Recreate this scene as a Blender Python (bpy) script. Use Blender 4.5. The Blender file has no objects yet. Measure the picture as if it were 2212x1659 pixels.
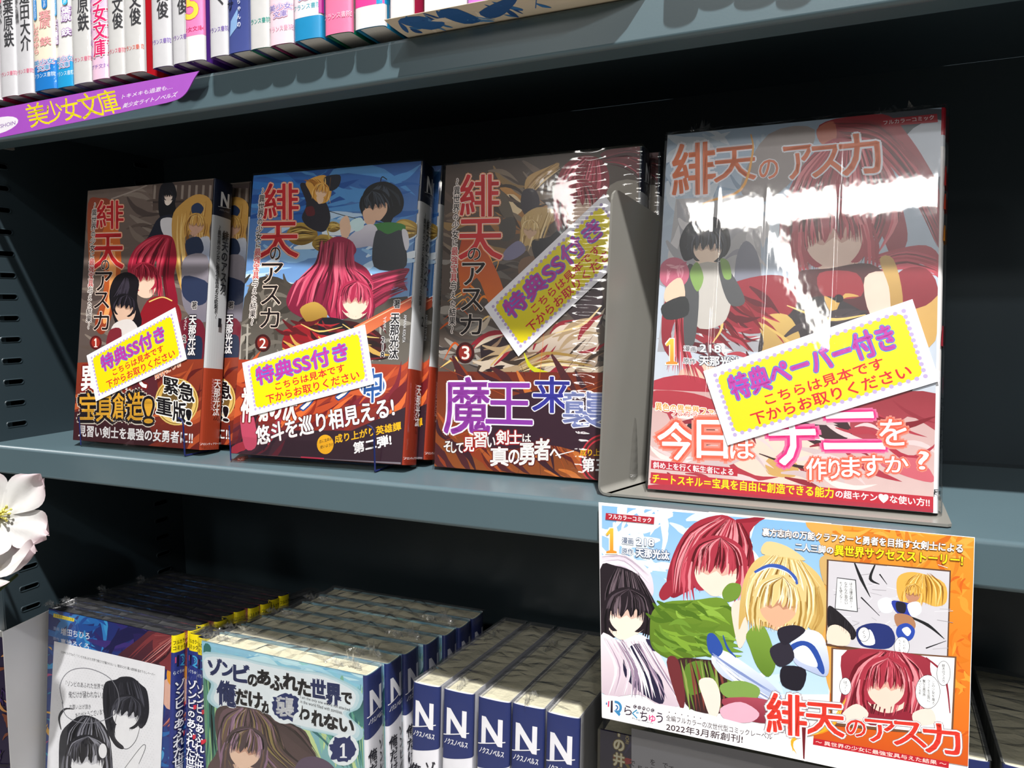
import bpy, math, random
from mathutils import Vector, Matrix
from mathutils.geometry import tessellate_polygon
R = math.radians
EXPO = 0.30
WORLD = .05
# ceiling lamps of the shop: (name, location, target, size x, size y, watts, colour, spin)
LAMPS = [
    ('ceiling_tube_row', (-.06, -1.735, 1.22), None, .82, .17, 11, (1, .97, .93), .1),
    ('ceiling_tube_aisle', (-.155, -2.38, 1.22), None, .06, 1.0, 4.5, (1, .96, .9), .177),
    ('ceiling_panel_far', (-1.22, -2.95, 1.22), None, .20, 1.1, 14, (1, .97, .93), -.15),
    ('ceiling_spot_cool', (.45, -1.48, 1.20), (-.2, 0, .1), .04, .04, 4.5, (.96, .98, 1)),
    ('ceiling_spot_shelf', (.31, -.75, 1.90), (-.2, 0, 0), .045, .045, 76, (1, .985, .96)),
]
sc = bpy.context.scene
COL = sc.collection

# ------------------------------------------------------------------ camera
CAM = Vector((0.0, -0.33929, 0.09150))
YAW, PIT, ROL, FPX = 0.41916, 0.098746, -0.011821, 1661.55
def cam_axes():
    cy, sy = math.cos(YAW), math.sin(YAW)
    f = Vector((-sy, cy, 0)); r = Vector((cy, sy, 0)); u = Vector((0, 0, 1))
    f2 = math.cos(PIT)*f - math.sin(PIT)*u; u2 = math.sin(PIT)*f + math.cos(PIT)*u
    r3 = math.cos(ROL)*r + math.sin(ROL)*u2; u3 = -math.sin(ROL)*r + math.cos(ROL)*u2
    return r3, u3, f2
RX, UX, FX = cam_axes()
cd = bpy.data.cameras.new('camera'); cam = bpy.data.objects.new('camera', cd); COL.objects.link(cam)
mw = Matrix((RX, UX, -FX)).transposed().to_4x4(); mw.translation = CAM
cam.matrix_world = mw
cd.sensor_width = 36; cd.lens = FPX/2212*36; cd.clip_start = .01; cd.clip_end = 60
sc.camera = cam
sc.cycles.transparent_max_bounces = 40
def ray(px, py):
    return (FX + RX*((px-1106)/FPX) - UX*((py-829.5)/FPX)).normalized()

# ------------------------------------------------------------------ light
sc.view_settings.view_transform = 'Standard'; sc.view_settings.look = 'None'
sc.view_settings.gamma = 1; sc.view_settings.use_curve_mapping = False
sc.view_settings.exposure = EXPO
w = bpy.data.worlds.new('world'); sc.world = w; w.use_nodes = True
w.node_tree.nodes['Background'].inputs[0].default_value = (1, 1, 1, 1)
w.node_tree.nodes['Background'].inputs[1].default_value = WORLD
def lamp(name, loc, tgt, sx, sy, power, col=(1, 1, 1), spin=0):
    l = bpy.data.lights.new(name, 'AREA'); l.shape = 'RECTANGLE'; l.size = sx; l.size_y = sy
    l.energy = power; l.color = col
    o = bpy.data.objects.new(name, l); COL.objects.link(o); o.location = loc
    if tgt is None: o.rotation_euler = (0, 0, spin)
    else:
        o.rotation_euler = (Vector(tgt)-Vector(loc)).to_track_quat('-Z', 'Y').to_euler()
    return o
for a in LAMPS: lamp(*a)

# ------------------------------------------------------------------ materials
def lin(c):
    if isinstance(c, str):
        c = c.lstrip('#'); c = c if len(c) == 6 else ''.join(x*2 for x in c); c = tuple(int(c[i:i+2], 16) for i in (0, 2, 4))
    return tuple((x/255/12.92 if x/255 <= .04045 else ((x/255+.055)/1.055)**2.4) for x in c[:3])
MATS = {}
def mat(name, col, rough=.5, metal=0, spec=.5, coat=0, noise=0, scale=60, bump=0, bscale=200):
    if name in MATS: return MATS[name]
    m = bpy.data.materials.new(name); m.use_nodes = True; nt = m.node_tree; b = nt.nodes['Principled BSDF']
    c = lin(col); b.inputs['Base Color'].default_value = (*c, 1)
    b.inputs['Roughness'].default_value = rough; b.inputs['Metallic'].default_value = metal
    b.inputs['Specular IOR Level'].default_value = spec; b.inputs['Coat Weight'].default_value = coat
    tc = nt.nodes.new('ShaderNodeTexCoord')
    if noise:
        n = nt.nodes.new('ShaderNodeTexNoise'); n.inputs['Scale'].default_value = scale; n.inputs['Detail'].default_value = 5
        nt.links.new(tc.outputs['Object'], n.inputs['Vector'])
        r = nt.nodes.new('ShaderNodeMixRGB'); r.inputs[1].default_value = (*[x*(1-noise) for x in c], 1)
        r.inputs[2].default_value = (*[min(1, x*(1+noise)) for x in c], 1)
        nt.links.new(n.outputs['Fac'], r.inputs[0]); nt.links.new(r.outputs[0], b.inputs['Base Color'])
    if bump:
        n = nt.nodes.new('ShaderNodeTexNoise'); n.inputs['Scale'].default_value = bscale; n.inputs['Detail'].default_value = 3
        nt.links.new(tc.outputs['Object'], n.inputs['Vector'])
        bp = nt.nodes.new('ShaderNodeBump'); bp.inputs['Strength'].default_value = bump; bp.inputs['Distance'].default_value = .0004
        nt.links.new(n.outputs['Fac'], bp.inputs['Height']); nt.links.new(bp.outputs[0], b.inputs['Normal'])
    MATS[name] = m; return m
def print_mat(name, rough=.4, spec=.5, grain=.05):
    if name in MATS: return MATS[name]
    m = bpy.data.materials.new(name); m.use_nodes = True; nt = m.node_tree; b = nt.nodes['Principled BSDF']
    a = nt.nodes.new('ShaderNodeAttribute'); a.attribute_name = 'Col'
    tc = nt.nodes.new('ShaderNodeTexCoord'); n = nt.nodes.new('ShaderNodeTexNoise')
    n.inputs['Scale'].default_value = 170; n.inputs['Detail'].default_value = 4; nt.links.new(tc.outputs['Object'], n.inputs['Vector'])
    mr = nt.nodes.new('ShaderNodeMapRange'); mr.inputs[3].default_value = 1-grain*2; mr.inputs[4].default_value = 1+grain*2
    nt.links.new(n.outputs['Fac'], mr.inputs[0])
    mx = nt.nodes.new('ShaderNodeVectorMath'); mx.operation = 'SCALE'
    nt.links.new(a.outputs['Color'], mx.inputs[0]); nt.links.new(mr.outputs[0], mx.inputs['Scale'])
    nt.links.new(mx.outputs[0], b.inputs['Base Color'])
    b.inputs['Roughness'].default_value = rough; b.inputs['Specular IOR Level'].default_value = spec
    MATS[name] = m; return m
def film_mat(name, stretch=(1, 1, 1), scale=60, bump=.5, rough=.04, gain=1.0, ridges=(), haze=0.0, ripple=()):
    """clear shrink wrap: see-through with a Fresnel reflection that its creases break up"""
    if name in MATS: return MATS[name]
    m = bpy.data.materials.new(name); m.use_nodes = True; nt = m.node_tree; N = nt.nodes; L = nt.links
    N.clear(); out = N.new('ShaderNodeOutputMaterial')
    tr = N.new('ShaderNodeBsdfTransparent'); tr.inputs[0].default_value = (.985, .985, .985, 1)
    gl = N.new('ShaderNodeBsdfGlossy'); gl.inputs['Roughness'].default_value = rough
    mx = N.new('ShaderNodeMixShader'); fr = N.new('ShaderNodeFresnel'); fr.inputs['IOR'].default_value = 1.5
    tc = N.new('ShaderNodeTexCoord'); mp = N.new('ShaderNodeMapping'); mp.inputs['Scale'].default_value = stretch
    L.new(tc.outputs['Object'], mp.inputs['Vector'])
    n = N.new('ShaderNodeTexNoise'); n.inputs['Scale'].default_value = scale; n.inputs['Detail'].default_value = 4; n.inputs['Roughness'].default_value = .6
    L.new(mp.outputs[0], n.inputs['Vector'])
    h = n.outputs['Fac']
    sx = N.new('ShaderNodeSeparateXYZ'); L.new(tc.outputs['Object'], sx.inputs[0])
    def math_(op, a, b=None):
        q = N.new('ShaderNodeMath'); q.operation = op
        for i, v in enumerate((a, b)):
            if v is None: continue
            if isinstance(v, (int, float)): q.inputs[i].default_value = v
            else: L.new(v, q.inputs[i])
        return q.outputs[0]
    for x0, wd, amp in ridges:                # folds running up the sheet
        d = math_('DIVIDE', math_('SUBTRACT', sx.outputs[0], x0), wd)
        g = math_('EXPONENT', math_('MULTIPLY', math_('MULTIPLY', d, d), -1.0))
        h = math_('ADD', h, math_('MULTIPLY', g, amp))
    for x0, wd, fq, amp in ripple:            # gathers across a seam
        d = math_('DIVIDE', math_('SUBTRACT', sx.outputs[0], x0), wd)
        g = math_('EXPONENT', math_('MULTIPLY', math_('MULTIPLY', d, d), -1.0))
        s = math_('SINE', math_('ADD', math_('MULTIPLY', sx.outputs[2], fq), math_('MULTIPLY', n.outputs['Fac'], 9)))
        h = math_('ADD', h, math_('MULTIPLY', math_('MULTIPLY', g, s), amp))
    bp = N.new('ShaderNodeBump'); bp.inputs['Strength'].default_value = bump; bp.inputs['Distance'].default_value = .001
    L.new(h, bp.inputs['Height'])
    for s in (gl, fr): L.new(bp.outputs[0], s.inputs['Normal'])
    ge = N.new('ShaderNodeNewGeometry')        # a thin sheet reflects alike from both sides
    L.new(math_('ADD', 1.5, math_('MULTIPLY', ge.outputs['Backfacing'], 1/1.5-1.5)), fr.inputs['IOR'])
    fac = math_('MULTIPLY', fr.outputs[0], gain)
    if haze:
        d = N.new('ShaderNodeBsdfTransparent'); d.inputs[0].default_value = (1, 1, 1, 1)
    L.new(fac, mx.inputs[0]); L.new(tr.outputs[0], mx.inputs[1]); L.new(gl.outputs[0], mx.inputs[2])
    res = mx.outputs[0]
    if haze:
        df = N.new('ShaderNodeBsdfDiffuse'); df.inputs[0].default_value = (.8, .8, .8, 1)
        L.new(bp.outputs[0], df.inputs['Normal'])
        m2 = N.new('ShaderNodeMixShader'); m2.inputs[0].default_value = haze
        L.new(res, m2.inputs[1]); L.new(df.outputs[0], m2.inputs[2]); res = m2.outputs[0]
    L.new(res, out.inputs[0])
    MATS[name] = m; return m

# ------------------------------------------------------------------ objects
def tag(o, label=None, cat=None, group=None, kind=None):
    if label: o['label'] = label
    if cat: o['category'] = cat
    if group: o['group'] = group
    if kind: o['kind'] = kind
    return o
def empty(name, loc, rot=(0, 0, 0)):
    o = bpy.data.objects.new(name, None); COL.objects.link(o); o.location = loc; o.rotation_euler = rot
    o.empty_display_size = .01; return o
def meshobj(name, verts, faces, mats, parent=None, midx=None, smooth=False, cols=None):
    me = bpy.data.meshes.new(name); me.from_pydata([tuple(v) for v in verts], [], faces); me.update()
    for m in (mats if isinstance(mats, (list, tuple)) else [mats]): me.materials.append(m)
    if midx: me.polygons.foreach_set('material_index', midx)
    if smooth: me.polygons.foreach_set('use_smooth', [True]*len(me.polygons))
    if cols is not None:
        at = me.color_attributes.new('Col', 'FLOAT_COLOR', 'POINT')
        at.data.foreach_set('color', [x for c in cols for x in (c[0], c[1], c[2], 1.0)])
    o = bpy.data.objects.new(name, me); COL.objects.link(o)
    if parent: o.parent = parent
    return o
def kids(o): return [c for c in bpy.data.objects if c.parent == o]
def dup(root, loc=None, rot=None, skip=()):
    def cp(o, par, ch):
        c = o.copy(); COL.objects.link(c); c.parent = par
        for q in ch.get(o.name, []):
            if q.name.split('.')[0] in skip: continue
            cp(q, c, ch)
        return c
    ch = {}
    for o in bpy.data.objects:
        if o.parent: ch.setdefault(o.parent.name, []).append(o)
    r = cp(root, None, ch)
    if loc is not None: r.location = loc
    if rot is not None: r.rotation_euler = rot
    for k in ('label',):
        if k in r: del r[k]
    return r
class MB:
    def __init__(s): s.v = []; s.f = []; s.m = []
    def quad(s, a, b, c, d, m=0):
        n = len(s.v); s.v += [a, b, c, d]; s.f.append((n, n+1, n+2, n+3)); s.m.append(m)
    def box(s, x0, x1, y0, y1, z0, z1, m=0, bev=0):
        n = len(s.v)
        s.v += [(x, y, z) for z in (z0, z1) for y in (y0, y1) for x in (x0, x1)]
        for f in ((0, 2, 3, 1), (4, 5, 7, 6), (0, 1, 5, 4), (2, 6, 7, 3), (0, 4, 6, 2), (1, 3, 7, 5)):
            s.f.append(tuple(n+i for i in f)); s.m.append(m)
    def prism(s, poly, axis, a, b, m=0, cap=True):
        """extrude a 2-D outline along axis ('x','y','z') from a to b"""
        def P(q, t): return {'x': (t, q[0], q[1]), 'y': (q[0], t, q[1]), 'z': (q[0], q[1], t)}[axis]
        n = len(s.v); k = len(poly); s.v += [P(q, a) for q in poly] + [P(q, b) for q in poly]
        for i in range(k):
            j = (i+1) % k; s.f.append((n+i, n+j, n+k+j, n+k+i)); s.m.append(m)
        if cap:
            for t in tessellate_polygon([[Vector((q[0], q[1], 0)) for q in poly]]):
                s.f.append(tuple(n+i for i in t)); s.m.append(m); s.f.append(tuple(n+k+i for i in reversed(t))); s.m.append(m)
    def tube(s, pts, r, seg=8, m=0):
        pts = [Vector(p) for p in pts]; rings = []
        rr = r if isinstance(r, (list, tuple)) else [r]*len(pts)
        for i, p in enumerate(pts):
            d = (pts[min(i+1, len(pts)-1)]-pts[max(i-1, 0)]).normalized()
            a = d.cross(Vector((.3, .2, .9))).normalized(); b = d.cross(a)
            n = len(s.v); rings.append(n)
            s.v += [tuple(p+(a*math.cos(2*math.pi*k/seg)+b*math.sin(2*math.pi*k/seg))*rr[i]) for k in range(seg)]
        for i in range(len(rings)-1):
            for k in range(seg):
                a, b = rings[i]+k, rings[i]+(k+1) % seg
                s.f.append((a, b, rings[i+1]+(k+1) % seg, rings[i+1]+k)); s.m.append(m)
        s.f.append(tuple(rings[0]+k for k in range(seg))); s.m.append(m)
        s.f.append(tuple(rings[-1]+k for k in reversed(range(seg)))); s.m.append(m)
    def build(s, name, mats, parent=None, smooth=False):
        return meshobj(name, s.v, s.f, mats, parent, s.m, smooth)

# ------------------------------------------------------------------ printing: flat artwork and lettering laid on a surface
_G = {}
def glyphs(txt, off=0.0, res=3):
    k = (txt, round(off, 4))
    if k in _G: return _G[k]
    c = bpy.data.curves.new('tmp', 'FONT'); c.body = txt; c.size = 1; c.offset = off; c.resolution_u = res
    o = bpy.data.objects.new('tmp', c); COL.objects.link(o)
    dg = bpy.context.evaluated_depsgraph_get(); me = o.evaluated_get(dg).to_mesh()
    v = [(q.co.x, q.co.y) for q in me.vertices]; f = [tuple(p.vertices) for p in me.polygons]
    o.evaluated_get(dg).to_mesh_clear(); bpy.data.objects.remove(o); bpy.data.curves.remove(c)
    if v:
        x0 = min(q[0] for q in v); x1 = max(q[0] for q in v); y0 = min(q[1] for q in v); y1 = max(q[1] for q in v)
    else: x0 = y0 = 0; x1 = y1 = 1
    _G[k] = (v, f, (x0, x1, y0, y1)); return _G[k]
_ref = glyphs('国')[2]
EMX = ((_ref[0]+_ref[1])/2, (_ref[2]+_ref[3])/2, max(_ref[1]-_ref[0], _ref[3]-_ref[2])*1.06)
def spl(pts, n=4, closed=True):
    """Catmull-Rom curve through pts"""
    out = []; k = len(pts)
    for i in range(k if closed else k-1):
        if closed: a, b, c, d = pts[i-1], pts[i], pts[(i+1) % k], pts[(i+2) % k]
        else: a, b, c, d = pts[max(i-1, 0)], pts[i], pts[i+1], pts[min(i+2, k-1)]
        for j in range(n):
            t = j/n
            out.append(tuple(.5*((2*b[q])+(-a[q]+c[q])*t+(2*a[q]-5*b[q]+4*c[q]-d[q])*t*t+(-a[q]+3*b[q]-3*c[q]+d[q])*t**3) for q in (0, 1)))
    if not closed: out.append(tuple(pts[-1]))
    return out
class Print:
    """collects shapes in the (u, v) plane of a sheet; surf(u, v, h) gives the local point h above it"""
    STEP = 3e-7; MAXU = .0016
    def __init__(s, frame, surf=None, bounds=(0, 1, 0, 1), y0=0.0):
        s.v = []; s.f = []; s.c = []; s.k = 0; s.b = bounds; s.frame = frame; s.y0 = y0
        s.inv = frame.inverted() if frame is not None else None
        s.surf = surf or (lambda u, v, h: (u, y0-h, v))
        if s.inv is not None: s.o = s.inv @ CAM; s.rot = s.inv.to_3x3()
    def uv(s, px, py):
        d = s.rot @ ray(px, py); t = (s.y0-s.o.y)/d.y
        return (s.o.x+d.x*t, s.o.z+d.z*t)
    def cl(s, q): return (min(max(q[0], s.b[0]), s.b[1]), min(max(q[1], s.b[2]), s.b[3]))
    def tri(s, pts, tris, colf):
        h = s.k*s.STEP
        if s.inv is None:             # follow a curved spine closely
            pts = [tuple(q) for q in pts]; out = []; st = [tuple(t[i] for i in (0, j, j+1)) for t in tris for j in range(1, len(t)-1)]
            while st:
                t = st.pop(); e = max(((abs(pts[t[i]][0]-pts[t[(i+1) % 3]][0]), i) for i in range(3)))
                if e[0] < s.MAXU or len(out) > 60000: out.append(t); continue
                i = e[1]; a, b, c = t[i], t[(i+1) % 3], t[(i+2) % 3]
                pts.append(tuple((x+y)/2 for x, y in zip(pts[a], pts[b]))); m = len(pts)-1
                st += [(a, m, c), (m, b, c)]
            tris = out
        n = len(s.v)
        for q in pts: s.v.append(s.surf(*s.cl(q), h)); s.c.append(colf(q))
        for t in tris: s.f.append(tuple(n+i for i in t))
    def shape(s, pts, col, col2=None, g=None):
        """filled outline in uv; col2 + g=(p,q): gradient from p to q"""
        s.k += 1
        pts = [s.cl(q) for q in pts]
        c1 = lin(col)
        if col2 is None: colf = lambda q: c1
        else:
            c2 = lin(col2)
            if g is None:
                ys = [q[1] for q in pts]; g = ((0, max(ys)), (0, min(ys)))
            dx, dy = g[1][0]-g[0][0], g[1][1]-g[0][1]; L2 = dx*dx+dy*dy or 1
            def colf(q):
                t = min(1, max(0, ((q[0]-g[0][0])*dx+(q[1]-g[0][1])*dy)/L2))
                return tuple(a+(b-a)*t for a, b in zip(c1, c2))
        tr = tessellate_polygon([[Vector((q[0], q[1], 0)) for q in pts]])
        s.tri(pts, tr, colf)
    # pixel-measured variants (measured on the photograph, stored in sheet coordinates)
    def P(s, col, pts, col2=None, g=None, smooth=True, n=4):
        q = [s.uv(*p) for p in pts]
        if smooth: q = spl(q, n)
        if g is not None: g = (s.uv(*g[0]), s.uv(*g[1]))
        s.shape(q, col, col2, g)
    def Q(s, col, pts, col2=None, g=None): s.P(col, pts, col2, g, smooth=False)
    def E(s, col, cx, cy, rx, ry=None, n=20, col2=None, rot=0):
        ry = ry or rx; cr, sr = math.cos(rot), math.sin(rot)
        pts = []
        for i in range(n):
            a = 2*math.pi*i/n; x, y = rx*math.cos(a), ry*math.sin(a)
            pts.append((cx+x*cr-y*sr, cy+x*sr+y*cr))
        s.Q(col, pts, col2)
    def S(s, col, pts, w0, w1=None, w2=None, n=5, up=True):
        """tapered stroke: widths in pixels at start, middle and end"""
        w1 = w0 if w1 is None else w1; w2 = w1 if w2 is None else w2
        pp = spl(pts, n, closed=False) if len(pts) > 2 else pts
        if up: s.k += 1
        L = []; Rr = []; k = len(pp)
        for i, p in enumerate(pp):
            a = pp[max(i-1, 0)]; b = pp[min(i+1, k-1)]; dx, dy = b[0]-a[0], b[1]-a[1]; l = math.hypot(dx, dy) or 1
            t = i/(k-1); w = (w0+(w1-w0)*t*2) if t < .5 else (w1+(w2-w1)*(t-.5)*2); w /= 2
            L.append(s.uv(p[0]-dy/l*w, p[1]+dx/l*w)); Rr.append(s.uv(p[0]+dy/l*w, p[1]-dx/l*w))
        c = lin(col); tr = []
        for i in range(k-1): tr += [(i, i+1, k+i+1, k+i)]
        s.tri(L+Rr, tr, lambda q: c)
    def strands(s, pal, a, b, n, w=4, seed=1, bend=0.0):
        """a lock of brush strokes swept from polyline a to polyline b"""
        rnd = random.Random(seed); m = len(a)
        for i in range(n):
            t = rnd.random(); j = rnd.uniform(-.02, .02)
            t0 = max(0, min(1, t+j))
            pts = [(p[0]+(q[0]-p[0])*t0+rnd.uniform(-1, 1)*bend, p[1]+(q[1]-p[1])*t0+rnd.uniform(-1, 1)*bend) for p, q in zip(a, b)]
            s0 = rnd.randrange(0, max(1, m-2)); e0 = rnd.randrange(min(m, s0+2), m+1)
            pts = pts[s0:e0]
            if len(pts) < 2: continue
            s.S(rnd.choice(pal), pts, .5, w*rnd.uniform(.5, 1.3), .3, n=4, up=(i % 3 == 0))
    def blot(s, pal, box, n, size, seed=1, asp=1.0, rot=None):
        """loose painterly patches"""
        rnd = random.Random(seed)
        for i in range(n):
            cx = rnd.uniform(box[0], box[2]); cy = rnd.uniform(box[1], box[3]); r = size*rnd.uniform(.5, 1.2)
            th = rnd.uniform(0, 3.14) if rot is None else rot+rnd.uniform(-.35, .35)
            l = r*max(1.2, asp)*rnd.uniform(.8, 1.4); c, d = math.cos(th), math.sin(th); bw = rnd.uniform(-.35, .35)*l
            pts = [(cx+x*c-y*d, cy+x*d+y*c) for x, y in ((-l, bw*.6), (-l*.4, -bw*.4), (l*.3, -bw*.3), (l, bw))]
            s.S(rnd.choice(pal), pts, r*.15, r*rnd.uniform(.5, 1.0), .4, n=3)
    def _glyph(s, txt, off, M, colf, rot=0, fit=None):
        v, f, bb = glyphs(txt, off)
        pts = [M(*q) for q in v]
        s.tri(pts, f, colf)
    def text(s, txt, p0, p1, p2, col, col2=None, bold=.0, out=None, ow=0.0, px=True):
        """horizontal line: p0 bottom-left, p1 bottom-right, p2 top-left of the ink box"""
        if px: a, b, c = s.uv(*p0), s.uv(*p1), s.uv(*p2)
        else: a, b, c = p0, p1, p2
        v, f, bb = glyphs(txt); W = bb[1]-bb[0] or 1; H = bb[3]-bb[2] or 1
        ex = (b[0]-a[0], b[1]-a[1]); ey = (c[0]-a[0], c[1]-a[1])
        def M(x, y):
            u, w_ = (x-bb[0])/W, (y-bb[2])/H
            return (a[0]+ex[0]*u+ey[0]*w_, a[1]+ex[1]*u+ey[1]*w_)
        s._ink(v, f, M, col, col2, out, ow, math.hypot(*ey), (c, a), bold)
    def _ink(s, v, f, M, col, col2, out, ow, hgt, grad, bold=0):
        pts = [M(*q) for q in v]
        if out:
            outs = out if isinstance(out, list) else [(out, ow)]
            for oc, w_ in outs:
                s.k += 1; oc = lin(oc); r = hgt*w_
                for i in range(8):
                    dx, dy = r*math.cos(i*math.pi/4), r*math.sin(i*math.pi/4)
                    s.tri([(q[0]+dx, q[1]+dy) for q in pts], f, lambda q: oc)
                    s.k += .12
        s.k += 1; c1 = lin(col)
        if col2 is None: cf = lambda q: c1
        else:
            c2 = lin(col2); g0, g1 = grad; dx, dy = g1[0]-g0[0], g1[1]-g0[1]; L2 = dx*dx+dy*dy or 1
            def cf(q):
                t = min(1, max(0, ((q[0]-g0[0])*dx+(q[1]-g0[1])*dy)/L2)); return tuple(a+(b-a)*t for a, b in zip(c1, c2))
        if bold:                       # thicken the strokes
            r = hgt*min(bold, .16)*.42
            for dx, dy in ((r, r), (-r, r), (r, -r), (-r, -r)):
                s.tri([(q[0]+dx, q[1]+dy) for q in pts], f, cf); s.k += .12
        s.tri(pts, f, cf)
    def char(s, ch, x0, y0, x1, y1, col, col2=None, bold=0.0, out=None, ow=0.0, slope=0.0, shear=0.0):
        """one character filling a pixel box; slope tilts its base line, shear leans it"""
        dx = x1-x0; dy = y1-y0
        s.text(ch, (x0-shear*dy, y1), (x1-shear*dy, y1+slope*dx), (x0, y0), col, col2, bold, out, ow)
    def column(s, txt, p0, p1, wd, col, bold=.0, out=None, ow=0.0, px=True, cols=None, sizes=None, asp=1.0):
        """vertical line of characters from p0 (top centre) to p1 (bottom centre), wd = width of a character"""
        if px:
            a, b = s.uv(*p0), s.uv(*p1); e = s.uv(p0[0]+wd, p0[1]); w_ = math.hypot(e[0]-a[0], e[1]-a[1])
        else: a, b = p0, p1; w_ = wd
        n = len(txt); d = ((b[0]-a[0])/n, (b[1]-a[1])/n); cell = math.hypot(*d); hy = min(cell, w_*1.15)
        for i, ch in enumerate(txt):
            if ch in ' 　': continue
            cx, cy = a[0]+d[0]*(i+.5), a[1]+d[1]*(i+.5)
            sz = sizes[i] if sizes else 1
            v, f, bb = glyphs(ch); kx, ky = w_/EMX[2]*sz, hy/EMX[2]*sz
            if ord(ch) < 128:
                gx, gy = (bb[0]+bb[1])/2, (bb[2]+bb[3])/2
            else: gx, gy = EMX[0], EMX[1]
            if ch in 'ー～―〜':
                M = lambda x, y: (cx+(y-gy)*kx, cy-(x-gx)*ky)
            elif ch in 'っゃゅょッャュョァィゥェォ、。':
                M = lambda x, y: (cx+(x-gx+.1)*kx, cy+(y-gy+.12)*ky)
            else: M = lambda x, y: (cx+(x-gx)*kx, cy+(y-gy)*ky)
            s._ink(v, f, M, cols[i] if cols else col, None, out, ow, hy, None, bold)
    def one(s, x0, y0, x1, y1, col, col2=None, edge=None, ow=2.0):
        """seriffed numeral one in a pixel box"""
        w, h = x1-x0, y1-y0
        sh = [(.02, .22), (.40, .0), (.68, .0), (.68, .88), (.98, .92), (.98, 1), (.04, 1), (.04, .92), (.36, .88), (.36, .22), (.08, .30)]
        if edge:
            cx, cy = .5, .5
            s.Q(edge, [(x0+w*a+(ow if a > .5 else -ow), y0+h*b+(ow if b > .5 else -ow)) for a, b in sh])
        s.Q(col, [(x0+w*a, y0+h*b) for a, b in sh], col2)
    def head(s, cx, cy, r, hair, pal, skin='#ecd0bc', skin2='#d0a590', tilt=0.0, seed=1, n=40, locks=1.0):
        """plain featureless figure head: face, fringe and side locks"""
        c, d = math.cos(tilt), math.sin(tilt)
        T = lambda l: [(cx+(x*c-y*d)*r, cy+(x*d+y*c)*r) for x, y in l]
        s.P(hair, T([(-1.0, .3), (-1.14, -.3), (-.9, -.9), (-.4, -1.24), (.2, -1.28), (.8, -1.0), (1.12, -.4), (1.02, .3), (.6, .8), (0, .6), (-.6, .8)]))
        s.P(skin, T([(-.8, -.35), (-.82, .1), (-.66, .52), (-.22, .90), (0, .97), (.22, .90), (.66, .52), (.82, .1), (.8, -.35), (0, -.8)]))
        s.P(skin2, T([(-.8, -.3), (-.78, .02), (-.5, .12), (-.3, .2), (.0, .02), (.22, .2), (.5, .08), (.78, .06), (.8, -.3), (0, -.7)]), n=2)
        s.P(hair, T([(-1.04, .45), (-1.13, -.2), (-.95, -.82), (-.5, -1.17), (0, -1.26), (.5, -1.17), (.95, -.82), (1.13, -.2), (1.05, .45), (.9, .12), (.78, -.18), (.58, .02), (.42, -.3), (.2, .12), (.02, -.26), (-.26, .14), (-.42, -.28), (-.6, .05), (-.76, -.16), (-.9, .15)]), n=3)
        s.strands(pal, T([(.05, -1.22), (-.75, -.85), (-1.0, -.2), (-1.02, .4)]), T([(.05, -1.22), (-.30, -.85), (-.28, -.4), (-.28, .02)]), n, r*.085, seed, r*.02)
        s.strands(pal, T([(.05, -1.22), (.75, -.85), (1.0, -.2), (1.02, .4)]), T([(.05, -1.22), (.0, -.85), (-.05, -.4), (-.12, -.1)]), n, r*.085, seed+9, r*.02)
        if locks:
            for sg in (-1, 1):
                for k in range(4):
                    x = sg*(.84+.10*k); s.S(pal[(k+seed) % len(pal)] if k % 2 else hair, T([(x, -.25), (x*1.06, .3), (x*1.02, .7), (x*.86+sg*.05*k, 1.0+.25*locks)]), r*.05, r*.14, .4)
    def build(s, name, material, parent=None):
        return meshobj(name, s.v, s.f, material, parent, cols=s.c)

def fmat(loc, rot):
    from mathutils import Euler
    m = Euler(rot, 'XYZ').to_matrix().to_4x4(); m.translation = loc; return m

# ------------------------------------------------------------------ books
PR = print_mat('glossy_print', .32, .5, .03)
PRM = print_mat('matte_print', .6, .3, .03)
PAGE = mat('page_edges_cream', '#e9e2c4', .8, noise=.12, scale=900)
PAGEW = mat('page_edges_white', '#e6e4e0', .8, noise=.1, scale=900)
PAGED = mat('page_edges_dark_grey', '#3c3c3e', .7, noise=.35, scale=500)  # dark grey page edges of the slim comics
def bpath(W, T, b, e=0.0, n=12):
    """cover outline seen from above: front board, rounded spine, back board; e pushes it outwards"""
    p = [(0, -e), (W*.5, -e), (W-.0012, -e)]
    for i in range(n+1):
        t = i/n; a = -math.pi/2+math.pi*t
        p.append((W-.0012+(.0012+b+e)*abs(math.cos(a))**.42, T/2+(T/2+e)*math.sin(a)))
    p += [(W-.0012, T+e), (W*.5, T+e), (0, T+e)]
    return p
def spine_surf(W, T, b, e=0.0):
    pts = bpath(W, T, b, e, 24)[2:-2]
    acc = [0]
    for i in range(1, len(pts)): acc.append(acc[-1]+math.dist(pts[i-1], pts[i]))
    Ls = acc[-1]
    def f(u, v, h):
        u = min(max(u, 0), Ls-1e-9); i = 0
        while acc[i+1] < u: i += 1
        t = (u-acc[i])/(acc[i+1]-acc[i] or 1); a, c = pts[i], pts[i+1]
        dx, dy = c[0]-a[0], c[1]-a[1]; l = math.hypot(dx, dy) or 1
        return (a[0]+dx*t+dy/l*h, a[1]+dy*t-dx/l*h, v)
    return f, Ls
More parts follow.
